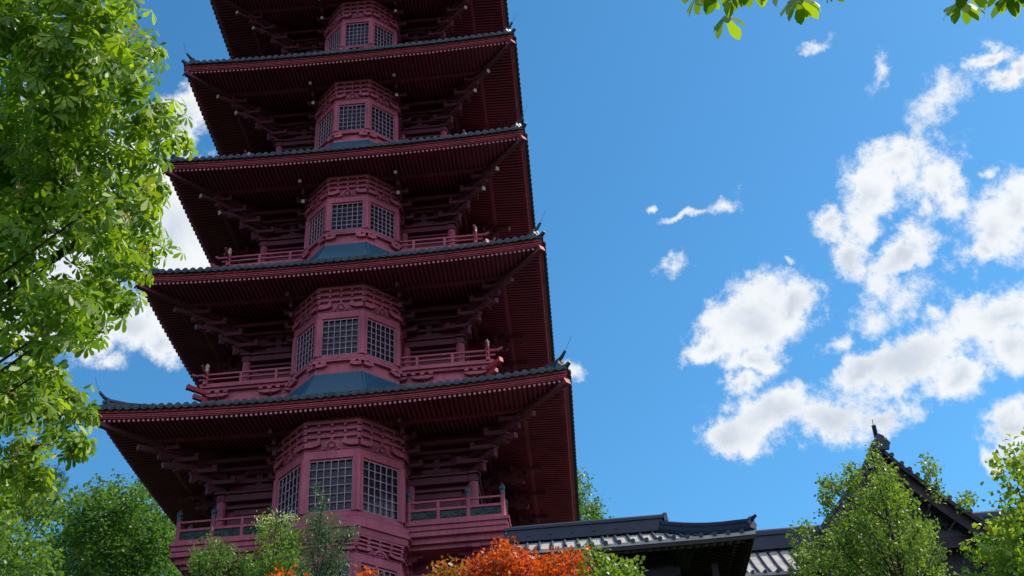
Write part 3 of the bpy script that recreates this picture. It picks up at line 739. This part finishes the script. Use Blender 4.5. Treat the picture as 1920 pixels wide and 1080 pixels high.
    fa = MB(); fa.grid([[V(x0+(x1-x0)*j/n, yE+.02, zE-.09+dz+LF*abs(2*j/n-1)**4) for j in range(n+1)] for dz in (0, -.1)]); fa.build('fascia_board', CHIM, g)
build_gallery()
def build_hall():
    g = thing('tiled_hall', 'dark low hall behind the gallery with concave grey tile roof and dark ridge beam', 'building', (0,0,0))
    yR = -3.5; zR = atY(1480, 1030, yR).z; yE = -8.2; x0 = 10.6; x1 = 23
    zE = atY(1440, 1075, yE).z
    bed = MB(); rolls = MB()
    tiled_slope(bed, rolls, x0, x1, yR, zR, yE, zE, .45, .34, .15, 0, 0, .04); tiled_slope(bed, rolls, x0, x1, yR, zR, yR+4.5, zE, .45, .5, .15, 0, 0, .06)
    ro = bed.build('roof', GREYT, g); rolls.build('tile_rolls', SLATE, ro, True)
    rd = MB(); zt = atY(1480, 996, yR).z; rd.box(V((x0+x1)/2, yR, (zR+zt)/2), (x1-x0+.2, .36, zt-zR)); rd.box(V((x0+x1)/2, yR, zt-.12), (x1-x0+.26, .46, .06)); rd.tube([V(x0-.1,yR,zt+.02), V(x1+.1,yR,zt+.02)], .1, 10); rd.build('main_ridge', SLATE, g, True)
    w = MB(); w.box(V((x0+x1)/2, yR, (zE+6)/2), (x1-x0-1.2, 7.2, zE-6.2)); w.build('wall', CHIM, g)
    e = MB(); 
    for q in range(60): e.bar(V(x0+.1+q*.2, yE+.05, zE-.18), V(x0+.1+q*.2, yR-3.5, zE-.05), .06, .08)
    e.box(V((x0+x1)/2, yE+.06, zE-.1), (x1-x0, .1, .1)); e.build('rafters', CHIM, g)
build_hall()
def build_gable():
    g = thing('gabled_pavilion', 'dark pavilion with steep curved gable roof, crest tile at its peak, behind the birch', 'building', (0,0,0))
    yF = -10.0; ap = atY(1652, 838, yF)
    px = [(1652,841),(1690,873),(1735,905),(1780,937),(1838,975),(1905,1012)]
    R_ = [atY(x, y, yF) for x, y in px]; prof = [(p.x-ap.x, p.z) for p in R_]
    prof[0] = (0, prof[0][1]); 
    depth = 6
    bed = MB(); rolls = MB(); verge = MB(); bd = MB()
    for sg in (-1, 1):
        P = [[V(ap.x+sg*dx, yF+yy, z) for yy in (-.05, depth)] for dx, z in prof]; bed.grid(P)
        P = [[V(ap.x+sg*dx, yF+yy, z-.1) for yy in (-.05, depth)] for dx, z in prof]; bed.grid(P)
        pts = [V(ap.x+sg*dx, yF, z) for dx, z in prof]
        # verge: bargeboard, descending ridge, round verge tiles
        for p, q in zip(pts, pts[1:]):
            bd.bar(p+V(0,.1,-.3), q+V(0,.1,-.3), .1, .36); bd.bar(p+V(0,.0,-.1), q+V(0,.0,-.1), .16, .1)
            n = max(2, int((q-p).length/.24))
            for k in range(n):
                c = p+(q-p)*(k/n); rolls.tube([c+V(0,-.1,.03), c+V(0,.5,.03)], .065, 7)
        dr = [p+V(0,.75,.14) for p in pts[:5]]; verge.tube(dr, .14, 8); verge.tube([p+V(0,0,.17) for p in dr], .1, 8)
        y = yF+1.3
        while y < yF+depth: rolls.tube([V(p.x, y, p.z+.03) for p in pts], .07, 7); y += .36
        e = dr[-1]; oni(verge, e, .5, (0,1,0))
        # mid-slope ornament
        c = pts[1]+V(-sg*.05,.35,.12); 
        for q in range(4): verge.tube([c+V(sg*(.16*q-.2), 0, .26-.15*q+.03*(q%2)), c+V(sg*(.16*q-.2), .5, .26-.15*q)], .15, 9)
    bed.build('roof', GREYT, g); verge.build('verge_ridge', SLATE, g, True); rolls.build('verge_tiles', SLATE, g, True); bd.build('bargeboard', CHIM, g)
    t = MB(); t.tube([V(ap.x, yF+.2, ap.z+.2), V(ap.x, yF+depth, ap.z+.2)], .16, 10); t.box(V(ap.x, yF+depth/2+.2, ap.z+.05), (.3, depth-.2, .3)); oni(t, V(ap.x, yF-.02, ap.z-.12), .6); 
    t.tube([V(ap.x-.02, yF+.1, ap.z+.36), V(ap.x-.07, yF-.1, ap.z+.62)], .06, 8)
    t.build('crest_tile', SLATE, g, True)
    rod = MB(); rod.tube([V(ap.x-.05, yF, ap.z+.6), V(ap.x-.03, yF, ap.z+.85)], .01, 5); rod.build('lightning_rod', SLATE, g)
    w = MB(); zb = prof[-2][1]
    poly = [(sg*dx*.93, z-.35) for sg in (-1,) for dx, z in reversed(prof[1:5])]+[(0, prof[0][1]-.4)]+[(dx*.93, z-.35) for dx, z in prof[1:5]]
    w.prism(poly, V(ap.x, yF+.5, 0), (1,0,0), (0,0,1), (0,.12,0)); w.build('gable_wall', PLASTER, g)
    lat = MB()
    for q in range(-9, 10):
        x = q*.2; z1 = np.interp(abs(x), [p[0] for p in prof], [p[1] for p in prof])-.5
        if z1 > zb: lat.box(V(ap.x+x, yF+.44, (zb+z1)/2), (.05, .08, z1-zb))
    for q in range(5): lat.box(V(ap.x, yF+.42, zb+.1+q*.35), (2*(2.3-.4*q), .07, .07))
    lat.build('gable_lattice', CHIM, g)
    b = MB(); b.box(V(ap.x, yF+3, (zb+6)/2-.2), (4.2, 4.6, zb-6.2)); 
    for x in (-2, -.7, .7, 2): b.box(V(ap.x+x, yF+.62, 9.3), (.2, .2, 6))
    b.box(V(ap.x, yF+.5, zb-.4), (4.6, .3, .3)); b.build('wall', CHIM, g)
build_gable()

# ---------------------------------------------------------------- foliage
def unit(n): v = rng.normal(size=(n, 3)); return v/np.linalg.norm(v, axis=1)[:, None]
def leaf_mesh(name, mat, pos, nrm, dirs, length, width, tone, parent, fold=.15, shape='kite'):
    """one small blade per row: pos base, dirs along the blade, nrm face normal"""
    n = len(pos); side = np.cross(nrm, dirs); side /= np.linalg.norm(side, axis=1)[:, None]+1e-9; nr = np.cross(dirs, side)
    l = length[:, None]; w = width[:, None]
    if shape == 'kite': prof = [(0, 0, 0), (.6, .5, fold), (1, 0, -.12), (.6, -.5, fold)]
    elif shape == 'obov': prof = [(0, 0, 0), (.3, .26, .5*fold), (.68, .5, fold), (.88, .34, .6*fold), (1, 0, -.1), (.88, -.34, .6*fold), (.68, -.5, fold), (.3, -.26, .5*fold)]
    else: prof = [(0, 0, 0), (.35, .5, fold), (1, 0, -.1), (.35, -.5, fold)]
    k = len(prof); vs = np.empty((n, k, 3))
    for j, (a, b, c) in enumerate(prof): vs[:, j] = pos+dirs*l*a+side*w*b+nr*w*c
    me = bpy.data.meshes.new(name)
    me.vertices.add(n*k); me.vertices.foreach_set('co', vs.reshape(-1).astype(np.float32))
    me.loops.add(n*k); me.loops.foreach_set('vertex_index', np.arange(n*k, dtype=np.int32))
    me.polygons.add(n); me.polygons.foreach_set('loop_start', np.arange(0, n*k, k, dtype=np.int32)); me.polygons.foreach_set('loop_total', np.full(n, k, dtype=np.int32))
    at_ = me.attributes.new('tone', 'FLOAT', 'POINT'); at_.data.foreach_set('value', np.repeat(tone, k).astype(np.float32))
    me.update(calc_edges=True); me.materials.append(mat)
    o = bpy.data.objects.new(name, me); COL.objects.link(o); o.parent = parent
    return o
def palmate(centres, outd, size, nleaf=6, spread=1.1, droop=.55):
    """rosettes of leaflets; returns pos, nrm, dirs, len, wid, tone"""
    n = len(centres); ax = outd*.6+np.array([.15, -.12, .5])+rng.normal(size=(n, 3))*.38; ax /= np.linalg.norm(ax, axis=1)[:, None]
    ref = unit(n); u = np.cross(ax, ref); u /= np.linalg.norm(u, axis=1)[:, None]; v = np.cross(ax, u)
    P, Nn, Dd, Ln, Wd, Tn = [], [], [], [], [], []; tone = rng.random(n)
    for k in range(nleaf):
        a = (k-(nleaf-1)/2)/nleaf*2*math.pi*.86+rng.normal(size=n)*.08
        rad = u*np.cos(a)[:, None]+v*np.sin(a)[:, None]
        d = rad-ax*(.25+.3*rng.random(n))[:, None]; d[:, 2] -= droop*(.35+rng.random(n)*.6); d /= np.linalg.norm(d, axis=1)[:, None]
        nn = ax+rad*.5+rng.normal(size=(n, 3))*.12; nn -= d*(nn*d).sum(1)[:, None]; nn /= np.linalg.norm(nn, axis=1)[:, None]
        s = size*(1-.35*abs(k-(nleaf-1)/2)/(nleaf/2))*(.75+.5*rng.random(n))
        P.append(centres+d*.02); Nn.append(nn); Dd.append(d); Ln.append(s); Wd.append(s*.38); Tn.append(np.clip(tone+rng.normal(size=n)*.12, 0, 1))
    return [np.concatenate(q) for q in (P, Nn, Dd, Ln, Wd, Tn)]
def in_poly(p, poly):
    x, y = p; c = False; j = len(poly)-1
    for i in range(len(poly)):
        xi, yi = poly[i]; xj, yj = poly[j]
        if (yi > y) != (yj > y) and x < (xj-xi)*(y-yi)/(yj-yi)+xi: c = not c
        j = i
    return c
def edge_dist(p, poly):
    q = np.array(p, float); m = 1e9
    for i in range(len(poly)):
        a = np.array(poly[i-1], float); b = np.array(poly[i], float); d = b-a; t = np.clip(((q-a)@d)/(d@d+1e-9), 0, 1); m = min(m, np.linalg.norm(q-a-d*t))
    return m
def clumps_in(poly, n, dmin, dmax, r, jit=.0):
    """clump centres spread in depth; radii shrink toward the rim of the crown"""
    xs = [p[0] for p in poly]; ys = [p[1] for p in poly]; out = []; tries = 0
    while len(out) < n and tries < n*60:
        tries += 1; p = (random.uniform(min(xs), max(xs)), random.uniform(min(ys), max(ys)))
        if not in_poly(p, poly): continue
        ed = edge_dist(p, poly); d = random.uniform(dmin, dmax); rr = r*random.uniform(.6, 1.25)
        rp = rr/d*FPX
        if ed < rp*.75: rr = max(r*.32, ed/.75*d/FPX)
        out.append((np.array(at(*p, d)), rr))
    return out
def blob_points(clumps, per, shell=.45, flat=.8):
    P, O = [], []
    for c, r in clumps:
        n = max(6, int(per*(r**2)*random.uniform(.6, 1.4))); u = unit(n); rad = (shell+(1-shell)*rng.random(n))*r; 
        q = u*rad[:, None]; q[:, 2] *= flat; P.append(c+q+rng.normal(size=(n, 3))*r*.12); O.append(u)
    return np.concatenate(P), np.concatenate(O)
def limbs(m, base, top, clumps, n, r0, r1=.02, wob=.25):
    """trunk plus limbs reaching to the clumps"""
    base, top = Vector(base), Vector(top); pts = []; k = 7
    for i in range(k):
        t = i/(k-1); p = base.lerp(top, t)+V(random.uniform(-1,1), random.uniform(-1,1), 0)*wob*t*(1-t)*2; pts.append(p)
    m.tube(pts, [r0*(1-.72*i/(k-1)) for i in range(k)], 10)
    idx = random.sample(range(len(clumps)), min(n, len(clumps)))
    for j in idx:
        c = Vector(clumps[j][0]); hd = (Vector((c.x, c.y, 0))-Vector((top.x, top.y, 0))).length
        zt = c.z-hd*random.uniform(.5, 1.1)-.3; t = min(.95, max(.15, (zt-base.z)/(top.z-base.z))); f = t*(k-1); i0 = min(k-2, int(f)); a = pts[i0].lerp(pts[i0+1], f-i0)
        ctl = a.lerp(c, .55)+V(0, 0, -hd*.12)+V(random.gauss(0,1), random.gauss(0,1), 0)*wob*.4
        cur = [a*(1-q/7)**2+ctl*(2*q/7*(1-q/7))+c*(q/7)**2 for q in range(8)]
        rr = min(r0*.32*(1-t*.5), .02+.02*(c-a).length); m.tube(cur, [rr+(r1-rr)*(q/7)**.7 for q in range(8)], 6)
        for q in range(3):
            d = V(random.gauss(0,1), random.gauss(0,1), random.gauss(0,.6)).normalized()*clumps[j][1]*.9; s_ = cur[random.choice((5,6,7))]; m.tube([s_, s_+d*.5+V(0,0,.05), s_+d], [max(r1, rr*.25), r1*.8, r1*.4], 5)
CHL = leaf_mat('chestnut_leaf', (.06,.135,.012), (.13,.235,.018), (.24,.34,.025), .42)
MPL = leaf_mat('green_leaf', (.05,.11,.02), (.085,.17,.03), (.14,.23,.04), .4)
DKL = leaf_mat('dark_green_leaf', (.035,.09,.018), (.06,.14,.024), (.12,.22,.035), .38)
BRL = leaf_mat('birch_leaf', (.06,.12,.025), (.11,.19,.035), (.2,.29,.06), .38)
BLL = leaf_mat('bluish_leaf', (.03,.075,.045), (.04,.1,.06), (.07,.14,.08), .3)
ORL = leaf_mat('orange_maple_leaf', (.12,.06,.015), (.4,.05,.014), (.55,.13,.02), .4)
ORG = leaf_mat('mixed_maple_leaf', (.07,.12,.02), (.25,.1,.02), (.48,.09,.02), .38)
YLL = leaf_mat('yellow_green_leaf', (.08,.17,.02), (.14,.25,.03), (.3,.3,.04), .42)
FLW = leaf_mat('flower_spike', (.3,.22,.12), (.4,.25,.15), (.45,.3,.2), .2)
CRM = leaf_mat('cream_flower', (.5,.55,.3), (.6,.62,.4), (.7,.7,.5), .2)

def chestnut(root, poly_sets, leafsize, per, flowers):
    cl = []
    for poly, n, d0, d1, r in poly_sets: cl += clumps_in(poly, n, d0, d1, r)
    P, O = blob_points(cl, per, .35, .8)
    a = palmate(P, O, leafsize, 6)
    leaf_mesh('foliage', CHL, *a[:3], a[3], a[4], a[5], root, .12, 'obov')
    if flowers:
        fm = MB(); fp = random.sample(cl, flowers); A = []
        for c, r in fp:
            d = (np.array(CP)-c); d = d/np.linalg.norm(d)*.6+np.array([.3,0,.8])*.5+rng.normal(size=3)*.3; o = c+d*r*.9
            for q in range(26): t = q/26; A.append((o+np.array([0,0,.2*t])+rng.normal(size=3)*.045*(1.2-t)))
        A = np.array(A); n = len(A); leaf_mesh('flower_spikes', FLW, A, unit(n), unit(n), np.full(n, .035), np.full(n, .03), rng.random(n), root)
    return cl
def chestnut_left():
    g = thing('chestnut_tree', 'large horse chestnut in bright leaf filling the left edge, its crown overlapping the roof corners', 'tree', (-7.5, -27, 0))
    g.location = (0,0,0)
    poly = [(-160,-140),(262,-140),(268,0),(302,35),(292,95),(308,150),(352,215),(346,262),(322,300),(306,345),(296,385),(318,440),(312,486),(285,530),(255,575),(212,592),(182,625),(140,648),(92,662),(40,660),(-160,700)]
    poly2 = [(-160,690),(60,672),(112,685),(150,715),(186,768),(160,800),(158,850),(120,872),(95,915),(40,930),(-160,940)]
    cl = chestnut(g, [(poly, 260, 12.5, 18, .45), (poly2, 88, 13.5, 17, .36)], .175, 140, 48)
    m = MB(); near = [c for c in cl]
    limbs(m, (-10.5, -26.5, -.2), (-7.5, -26.2, 13.5), near, 16, .42, .01, .35)
    # thick limbs seen through the gaps
    for a, b, c, r in (((-60,420),(75,290),(125,120),.13),((-60,420),(90,260),(165,70),.1),((-80,620),(120,470),(230,400),.06),((-60,800),(60,790),(130,745),.05),((-60,560),(90,430),(190,460),.05)):
        A, B, C_ = at(*a, 15.5), at(*b, 15.2), at(*c, 15.5); m.tube([A, A.lerp(B,.5)+V(0,0,.15), B, B.lerp(C_,.5)+V(0,.1,.12), C_], [r, r*.85, r*.7, r*.5, r*.25], 8)
    m.build('trunk', BARK, g, True)
chestnut_left()
def chestnut_overhead():
    g = thing('chestnut_tree', 'second horse chestnut whose leaf sprays hang into the top edge against blue sky', 'tree', (0,0,0))
    base = V(13.5, -36.5, 0); m = MB(); D = 6.2
    m.tube([base, V(13.4,-36.3,4), V(13.1,-36,8)], [.35,.28,.2], 10)
    sprays = [(x, y, 7) for x, y in ((1272,-22),(1290,-8),(1318,-16),(1342,-2),(1372,-20),(1395,-38),(1425,-22),(1448,-4),(1475,-12),(1498,-26),(1532,-30),(1556,-24),(1785,-22),(1806,-8),(1830,-20),(1850,-4),(1878,-10),(1902,0),(1928,-18),(1350,-50),(1300,-60),(1460,-50),(1820,-55),(1890,-50),(1960,-30),(1600,-110),(1700,-120))]
    A = [[] for _ in range(6)]; tip0 = V(13.1,-36,8); hub = at(1640, -260, D+.6); m.tube([tip0, tip0.lerp(hub,.5)+V(0,0,.3), hub], [.12,.08,.045], 8)
    for px, py, k in sprays:
        c = at(px, py-14, D+random.uniform(-.5,.5)); h2 = hub.lerp(c, .6)+V(0,0,.15)
        m.tube([hub, h2, c], [.03,.016,.006], 6)
        for q in range(1):
            cc = c+V(random.gauss(0,.05), random.gauss(0,.08), random.gauss(0,.02)); ax = V(random.gauss(.1,.35), random.gauss(-.5,.3), .75).normalized()
            u = ax.cross(V(random.gauss(0,1),random.gauss(0,1),.2)).normalized(); v = ax.cross(u)
            for j in range(7):
                a = j/7*2*math.pi*.95+random.gauss(0,.06); rad = u*math.cos(a)+v*math.sin(a); d = (rad-ax*.35+V(0,0,-.75)).normalized()
                nn = (ax+rad*.4); nn = (nn-d*nn.dot(d)).normalized(); s_ = random.uniform(.12,.17)
                for arr, val in zip(A, (cc, nn, d, s_, s_*.42, random.random())): arr.append(np.array(val) if hasattr(val,'__len__') else val)
    m.build('trunk', BARK, g, True)
    A = [np.array(q) for q in A]; leaf_mesh('foliage', CHL, A[0], A[1], A[2], A[3], A[4], A[5], g, .1, 'obov')
chestnut_overhead()
def stem(px, py, dist, zb, lean=.15):
    p = at(px, py, dist); return V(p.x-lean, p.y+lean, zb), p
def leafy(name, label, cat, polys, mat, size, per, base, top, r0, flat=.8, shape='kite', asp=.6, nl=26, shell=.4, up=.5, group=None, droop=0, cluster=5, extra=None, wob=.2, mat2=None):
    g = thing(name, label, cat, (0,0,0), group); cl = []
    for poly, n, d0, d1, r in polys: cl += clumps_in(poly, n, d0, d1, r)
    P, O = blob_points(cl, per, shell, flat)
    # leaves grow in little sprays
    P = np.repeat(P, cluster, 0)+rng.normal(size=(len(P)*cluster, 3))*size*.9; O = np.repeat(O, cluster, 0); n = len(P)
    d = O*.7+rng.normal(size=(n, 3))*.7; d[:, 2] -= droop; d /= np.linalg.norm(d, axis=1)[:, None]
    nn = O*.4+rng.normal(size=(n, 3))*.55; nn[:, 2] += up; nn -= d*(nn*d).sum(1)[:, None]; nn /= np.linalg.norm(nn, axis=1)[:, None]
    s_ = size*(.6+.8*rng.random(n)); tone = np.clip(np.repeat(rng.random(n//cluster), cluster)*.6+rng.random(n)*.4, 0, 1)
    leaf_mesh('foliage', mat, P, nn, d, s_, s_*asp, tone, g, .15, shape)
    m = MB(); limbs(m, base, top, cl, nl, r0, .008, wob); m.build('trunk', BARK, g, True)
    if extra: extra(g, cl)
    return g, cl
# trees beyond the tower and beside it
leafy('broadleaf_tree', 'dense dark green round-crowned tree at lower left behind the pagoda balcony', 'tree',
      [([(118,950),(140,915),(170,925),(188,890),(215,900),(248,884),(268,912),(300,930),(340,985),(350,1100),(60,1100),(70,1000),(100,950)], 170, 57, 70, .95)], DKL, .2, 44, (-20,20,6.3), (-20,20,21), .4, nl=30, asp=.7)
leafy('broadleaf_tree', 'green treetop showing at the right edge of the pagoda above the gallery ridge', 'tree',
      [([(1040,860),(1090,874),(1104,910),(1130,945),(1130,985),(1125,1020),(980,1020),(1000,900)], 60, 62, 68, 1.0)], DKL, .2, 34, (8.7,24,6.5), (8.7,24,23), .35, nl=20, asp=.6)
leafy('fir_tree', 'dark fir branch tips poking out behind the chestnut at lower left', 'tree',
      [([(60,860),(112,885),(130,905),(118,925),(60,930)], 30, 36, 40, .35)], DKL, .1, 200, (-14,-4,6.5), (-13,-4,20), .25, shape='lance', asp=.14, nl=18, cluster=8, droop=.2)
leafy('broadleaf_tree', 'sunlit yellow-green tree in the bottom left corner', 'tree',
      [([(-80,975),(20,965),(75,1000),(95,1040),(110,1110),(-80,1120)], 60, 22, 26, .55)], MPL, .11, 90, (-7,-17,2.5), (-7,-17,9), .2, nl=20)
leafy('broadleaf_tree', 'bright leafy tree between the chestnut and the dark round tree at lower left', 'tree',
      [([(-80,900),(60,895),(100,900),(115,935),(110,965),(60,985),(-80,985)], 55, 26, 31, .55)], MPL, .12, 80, (-10.5,-14,4), (-10,-14,13), .22, nl=20)
# plants in front of the tower
def creams(g, cl):
    A = []
    for px, py in ((485,975),(500,968),(515,972),(530,968),(545,966),(553,972),(492,985),(537,975)):
        c = np.array(at(px, py, 21.5))
        for q in range(26): A.append(c+rng.normal(size=3)*np.array([.05,.05,.035]))
    A = np.array(A); n = len(A); leaf_mesh('blossom', CRM, A, unit(n), unit(n), np.full(n,.03), np.full(n,.025), rng.random(n), g)
leafy('flowering_shrub', 'green shrub with small cream blossoms on top, before the left balcony', 'shrub',
      [([(482,985),(505,970),(552,972),(566,1010),(575,1110),(470,1110),(490,1020)], 42, 21, 23, .28)], MPL, .09, 260, *stem(520,1020,22,3), .05, nl=20, extra=creams, shape='lance', asp=.4)
leafy('small_tree', 'slender dark green sapling before the left end of the balcony', 'tree',
      [([(392,985),(412,1000),(432,1040),(480,1050),(490,1110),(355,1110),(368,1030)], 40, 22, 24, .26)], DKL, .085, 230, *stem(405,1050,23,3), .05, nl=20, shape='lance', asp=.4)
leafy('feathery_tree', 'thin blue-green feathery sapling standing before the centre of the bay', 'tree',
      [([(596,905),(606,935),(640,985),(672,990),(680,1005),(650,1040),(660,1110),(560,1110),(565,1030),(555,1000),(580,960)], 90, 20, 21.5, .22)], BLL, .065, 420, *stem(602,960,20.8,2.5), .04, nl=34, shape='lance', asp=.22, droop=.5, wob=.08, shell=.1)
leafy('japanese_maple', 'orange-red Japanese maple glowing in the sun at bottom centre', 'tree',
      [([(862,1068),(905,1048),(945,1016),(968,1030),(1000,1042),(1040,1040),(1075,1036),(1106,1045),(1116,1075),(1110,1120),(810,1120),(845,1080)], 84, 16.5, 18.5, .24)], ORL, .062, 620, *stem(985,1075,17.5,1.5), .08, nl=30, asp=.75, wob=.1)
leafy('maple_bush', 'low mixed green and orange maple at the left foot of the orange maple', 'tree',
      [([(815,1074),(842,1058),(858,1066),(868,1085),(870,1120),(800,1120)], 16, 15.6, 16.4, .2)], ORG, .07, 420, *stem(862,1085,16,1.2), .05, nl=14, asp=.7, wob=.1)
leafy('maple_bush', 'small orange maple sprig at bottom edge below the cream-flowered shrub', 'tree',
      [([(522,1066),(545,1074),(575,1092),(600,1120),(515,1120)], 14, 15.6, 16.2, .15)], ORL, .07, 420, *stem(555,1090,16,1.2), .04, nl=10, asp=.7, wob=.1)
leafy('maple_bush', 'tiny orange maple sprig at bottom edge below the bay window', 'tree',
      [([(668,1082),(700,1072),(718,1082),(722,1120),(660,1120)], 10, 15.6, 16.2, .14)], ORL, .07, 420, *stem(695,1095,16,1.2), .04, nl=8, asp=.7, wob=.1)
leafy('maple_bush', 'pale green maple with pointed leaves right of the orange maple', 'tree',
      [([(1100,1022),(1128,1028),(1142,1052),(1165,1052),(1200,1072),(1210,1120),(1090,1120)], 34, 16.5, 17.8, .2)], BRL, .075, 400, *stem(1150,1075,17.2,1.5), .06, nl=18, asp=.7, wob=.1)
leafy('birch_tree', 'airy light green birch standing before the gabled pavilion', 'tree',
      [([(1640,830),(1648,845),(1666,855),(1682,910),(1722,948),(1765,1000),(1770,1110),(1500,1110),(1545,1010),(1590,950),(1618,900),(1630,860)], 200, 19, 22, .2),
       ([(1540,905),(1556,885),(1568,900),(1560,960),(1556,985),(1542,960)], 18, 20, 21, .17), ([(1565,900),(1600,870),(1622,850),(1610,920),(1575,960)], 18, 20, 21, .19),
       ([(1735,855),(1750,862),(1748,905),(1732,900)], 9, 20, 21, .13), ([(1750,900),(1768,912),(1760,935),(1745,925)], 4, 20, 21, .13), ([(1800,935),(1830,922),(1828,935),(1805,950)], 7, 20, 21, .12),
       ([(1485,990),(1508,975),(1530,985),(1545,1030),(1520,1110),(1480,1110)], 22, 20, 21.5, .22)], BRL, .062, 420, *stem(1650,915,20.5,3), .075, nl=60, asp=.6, wob=.12, shell=.15)
leafy('maple_tree', 'broad-leaved maple with some yellowing leaves at the right edge', 'tree',
      [([(1870,855),(1888,838),(1912,825),(1990,800),(1990,1120),(1815,1120),(1830,1050),(1810,1020),(1850,985),(1880,940),(1868,890)], 90, 16, 19, .27)], YLL, .088, 230, *stem(1925,940,18,2), .1, nl=34, asp=.75, wob=.15)

for o in list(COL.objects):
    if o.parent is None and 'label' in o.keys():
        if o.name.split('.')[0] == 'broadleaf_tree': o['group'] = 'leafy trees around the pagoda'
        if o.name.split('.')[0] == 'maple_bush': o['group'] = 'small maples along the bottom edge'
        if o.name.split('.')[0] == 'chestnut_tree': o['group'] = 'horse chestnuts in the foreground'
